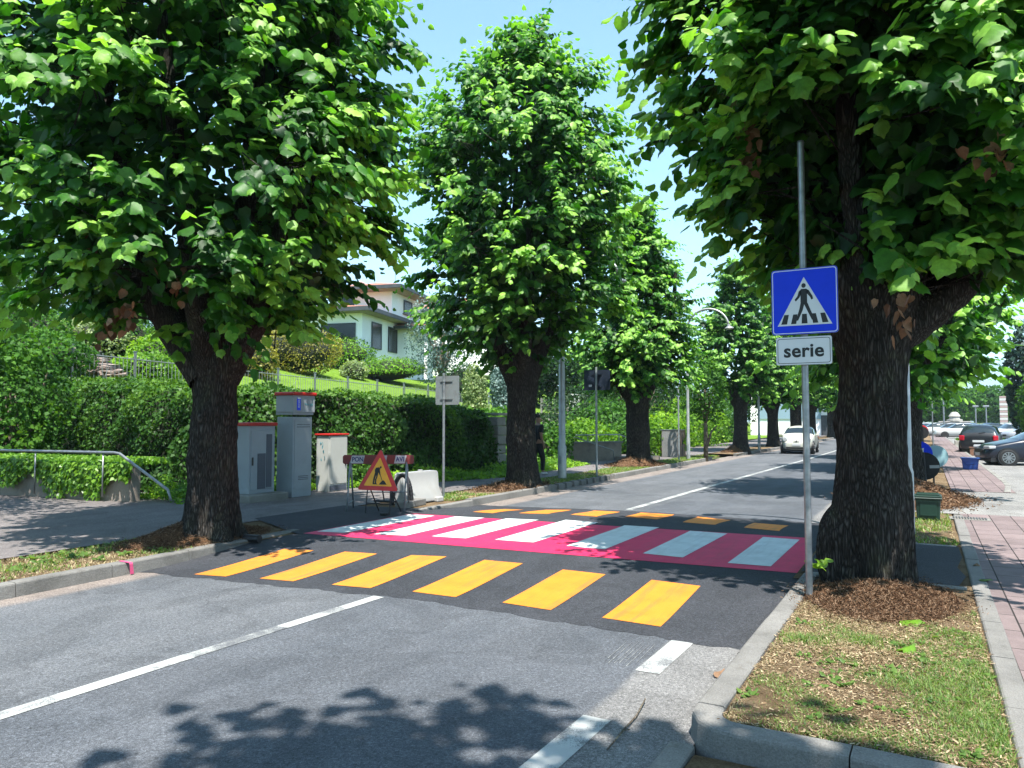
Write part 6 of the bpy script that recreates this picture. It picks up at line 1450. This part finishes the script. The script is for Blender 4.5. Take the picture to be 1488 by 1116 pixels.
    def rp(q): q.box((0, hl*1.0+.008, .72*s_ if style == 'suv' else .78*s_), (.50, .02, .11))
    part('number_plate', M_PLATE, rp)
    part('rear_wiper', M_BLACK, lambda q: q.tube([(0, hl*.955, 1.12*s_), (-.3, hl*.94, 1.2*s_)], .012, 5)); part('roof_aerial', M_BLACK, lambda q: q.tube([(0, hl*.5, H-.02), (0, hl*.62, H+.16)], .006, 5))
    return t
car((-5.85, 42.3, 0), R_(2), (.62, .62, .54), 'small cream white city car driving towards the crossing in the left lane', 3.55, 1.63, 1.48, 'mini', name='city_car')
car((3.85, 35.0, 0), R_(-76), (.008, .013, .032), 'dark blue hatchback parked sideways at the right edge behind the blue box', 4.2, 1.8, 1.47, 'hatch')
car((2.6, 46.0, 0), R_(173), (.012, .013, .018), 'dark car seen from behind left of the dark blue hatchback', 4.0, 1.78, 1.56, 'suv')
fc = [((2.9, 86, 0), -80, (.66, .66, .64), 'white parked car nearest the pink pavement in the far car park'), ((2.3, 93, 0), -84, (.62, .63, .63), 'white parked car just behind the nearest white one'), ((.9, 101, 0), -80, (.60, .60, .58), 'third white car behind the two nearest the pavement'), ((4.4, 97, 0), 8, (.02, .04, .14), 'blue parked car behind the dark car seen from behind'),
      ((6.4, 98, 0), 4, (.015, .03, .12), 'dark blue parked car right of the blue one'), ((8.5, 99, 0), 3, (.3, .31, .33), 'grey parked car in the middle of the far row'), ((5.6, 90, 0), -75, (.02, .02, .025), 'black parked car in the far row'), ((10.6, 100, 0), 0, (.02, .05, .2), 'second dark blue car at the right of the far row'),
      ((7.0, 84, 0), -62, (.58, .59, .60), 'silver white car half hidden by the dark blue hatchback roof'), ((8.0, 79, 0), -65, (.42, .45, .50), 'silver car below the striped pylon'), ((12.7, 101, 0), 5, (.5, .5, .5), 'pale car at the right end of the far row'), ((.2, 112, 0), 0, (.6, .6, .6), 'tiny white car at the end of the pink pavement')]
for loc, a, c, lb in fc:
    car(loc, R_(a), c, lb, 4.1, 1.75, 1.5, 'hatch', 'cars parked in the far car park', detail=False)
# ================================================================ PERSON
def person():
    t = thing('person', (-9.97, 19.47, .13), 'person in black clothes and white shoes walking behind the second lime trunk', 'person', None, R_(150))
    def skin(name, verts, edges, rad, m, sub=2):
        me = bpy.data.meshes.new(name); me.from_pydata(verts, edges, []); o = bpy.data.objects.new(name, me); C.objects.link(o); o.parent = t
        md = o.modifiers.new('skin', 'SKIN'); md.use_smooth_shade = True
        for v_, r_ in zip(me.skin_vertices[0].data, rad): v_.radius = r_ if hasattr(r_, '__len__') else (r_, r_)
        me.skin_vertices[0].data[0].use_root = True
        s = o.modifiers.new('sub', 'SUBSURF'); s.levels = sub; s.render_levels = sub; me.materials.append(m); return o
    SK = mat('skin', (.36, .19, .12), .6)
    V = [(0, 0, .95), (0, 0, 1.15), (0, 0, 1.38), (0, -.01, 1.50), (0, -.02, 1.60), (0, -.02, 1.70), (-.19, 0, 1.42), (-.23, .03, 1.14), (-.22, -.06, .90), (.19, 0, 1.42), (.24, .02, 1.14), (.25, -.08, .92), (-.09, 0, .90), (-.10, -.12, .50), (-.10, -.10, .09), (.09, 0, .90), (.10, .08, .50), (.10, .24, .12), (-.10, -.24, .05), (.10, .12, .05), (-.215, -.09, .83), (.255, -.11, .85)]
    E = [(0, 1), (1, 2), (2, 3), (3, 4), (4, 5), (2, 6), (6, 7), (7, 8), (2, 9), (9, 10), (10, 11), (0, 12), (12, 13), (13, 14), (0, 15), (15, 16), (16, 17), (14, 18), (17, 19), (8, 20), (11, 21)]
    R = [(.15, .11), (.14, .10), (.16, .11), .055, (.085, .095), (.07, .08), .065, .045, .03, .065, .045, .03, .09, .062, .042, .09, .062, .042, .04, .04, (.04, .018), (.04, .018)]
    skin('body', V, E, R, SK)
    for s, (hx, hy, hz) in ((-1, (-.215, -.09, .83)), (1, (.255, -.11, .85))):
        for k in range(4):
            y = hy-.03+k*.02; skin('finger', [(hx, y, hz), (hx+.004*s, y-.005, hz-.045), (hx-.01*s, y-.012, hz-.08+.006*abs(k-1))], [(0, 1), (1, 2)], [.010, .009, .007], SK, 1)
        skin('thumb', [(hx-.01*s, hy-.035, hz+.02), (hx-.02*s, hy-.06, hz-.01), (hx-.02*s, hy-.065, hz-.04)], [(0, 1), (1, 2)], [.012, .010, .008], SK, 1)
    BL = mat('black_cloth', (.010, .010, .012), .9, 0, .3, 8)
    skin('tshirt', [(0, 0, .86), (0, 0, 1.15), (0, 0, 1.40), (-.20, 0, 1.42), (-.235, .02, 1.22), (.20, 0, 1.42), (.24, .015, 1.22)], [(0, 1), (1, 2), (2, 3), (3, 4), (2, 5), (5, 6)], [(.18, .135), (.165, .125), (.175, .13), .085, .065, .085, .065], BL)
    skin('trousers', [(0, 0, 1.02), (-.09, 0, .86), (-.10, -.12, .50), (-.10, -.10, .11), (.09, 0, .86), (.10, .08, .50), (.10, .24, .14)], [(0, 1), (1, 2), (2, 3), (0, 4), (4, 5), (5, 6)], [(.165, .13), .115, .08, .065, .115, .08, .065], BL)
    WS = mat('white_shoe', (.75, .75, .76), .6)
    for x, y in ((-.10, -.10), (.10, .24)): skin('shoe', [(x, y+.05, .045), (x, y-.05, .05), (x, y-.18, .035)], [(0, 1), (1, 2)], [(.045, .045), (.05, .05), (.045, .03)], WS, 2)
    skin('hair', [(0, .01, 1.66), (0, .0, 1.74), (0, -.03, 1.79)], [(0, 1), (1, 2)], [(.085, .09), (.088, .10), (.05, .06)], mat('hair', (.02, .015, .012), .8), 2)
    mb = MB()
    for s in (-1, 1): mb.tube([(s*.032, -.108, 1.655), (s*.032, -.118, 1.655)], .011, 8)
    mb.build('eyes', M_SBLACK, t); mb = MB(); mb.box((0, -.125, 1.62), (.022, .035, .045), bev=.008); mb.build('nose', SK, t); mb = MB(); mb.box((0, -.112, 1.572), (.05, .012, .014), bev=.004); mb.build('mouth', mat('lips', (.3, .1, .08), .6), t)
person()

# ================================================================ HAZE
def haze():
    x0, x1, y0, y1, z0, z1 = -7000, 8000, -600, 9500, -60, 620
    mb = MB(); mb.box(((x0+x1)/2, (y0+y1)/2, (z0+z1)/2), (x1-x0, y1-y0, z1-z0))
    m = bpy.data.materials.new('haze_air'); m.use_nodes = True; N = m.node_tree.nodes; N.remove(N['Principled BSDF'])
    v = N.new('ShaderNodeVolumePrincipled'); v.inputs['Color'].default_value = (.66, .84, 1.0, 1); v.inputs['Density'].default_value = 1.9e-4
    m.node_tree.links.new(v.outputs[0], N['Material Output'].inputs['Volume'])
    try: m.cycles.homogeneous_volume = True
    except Exception: pass
    o = mb.build('haze', m); tag(o, 'pale summer haze that fades the distant hills', 'haze', None, 'stuff')
haze()
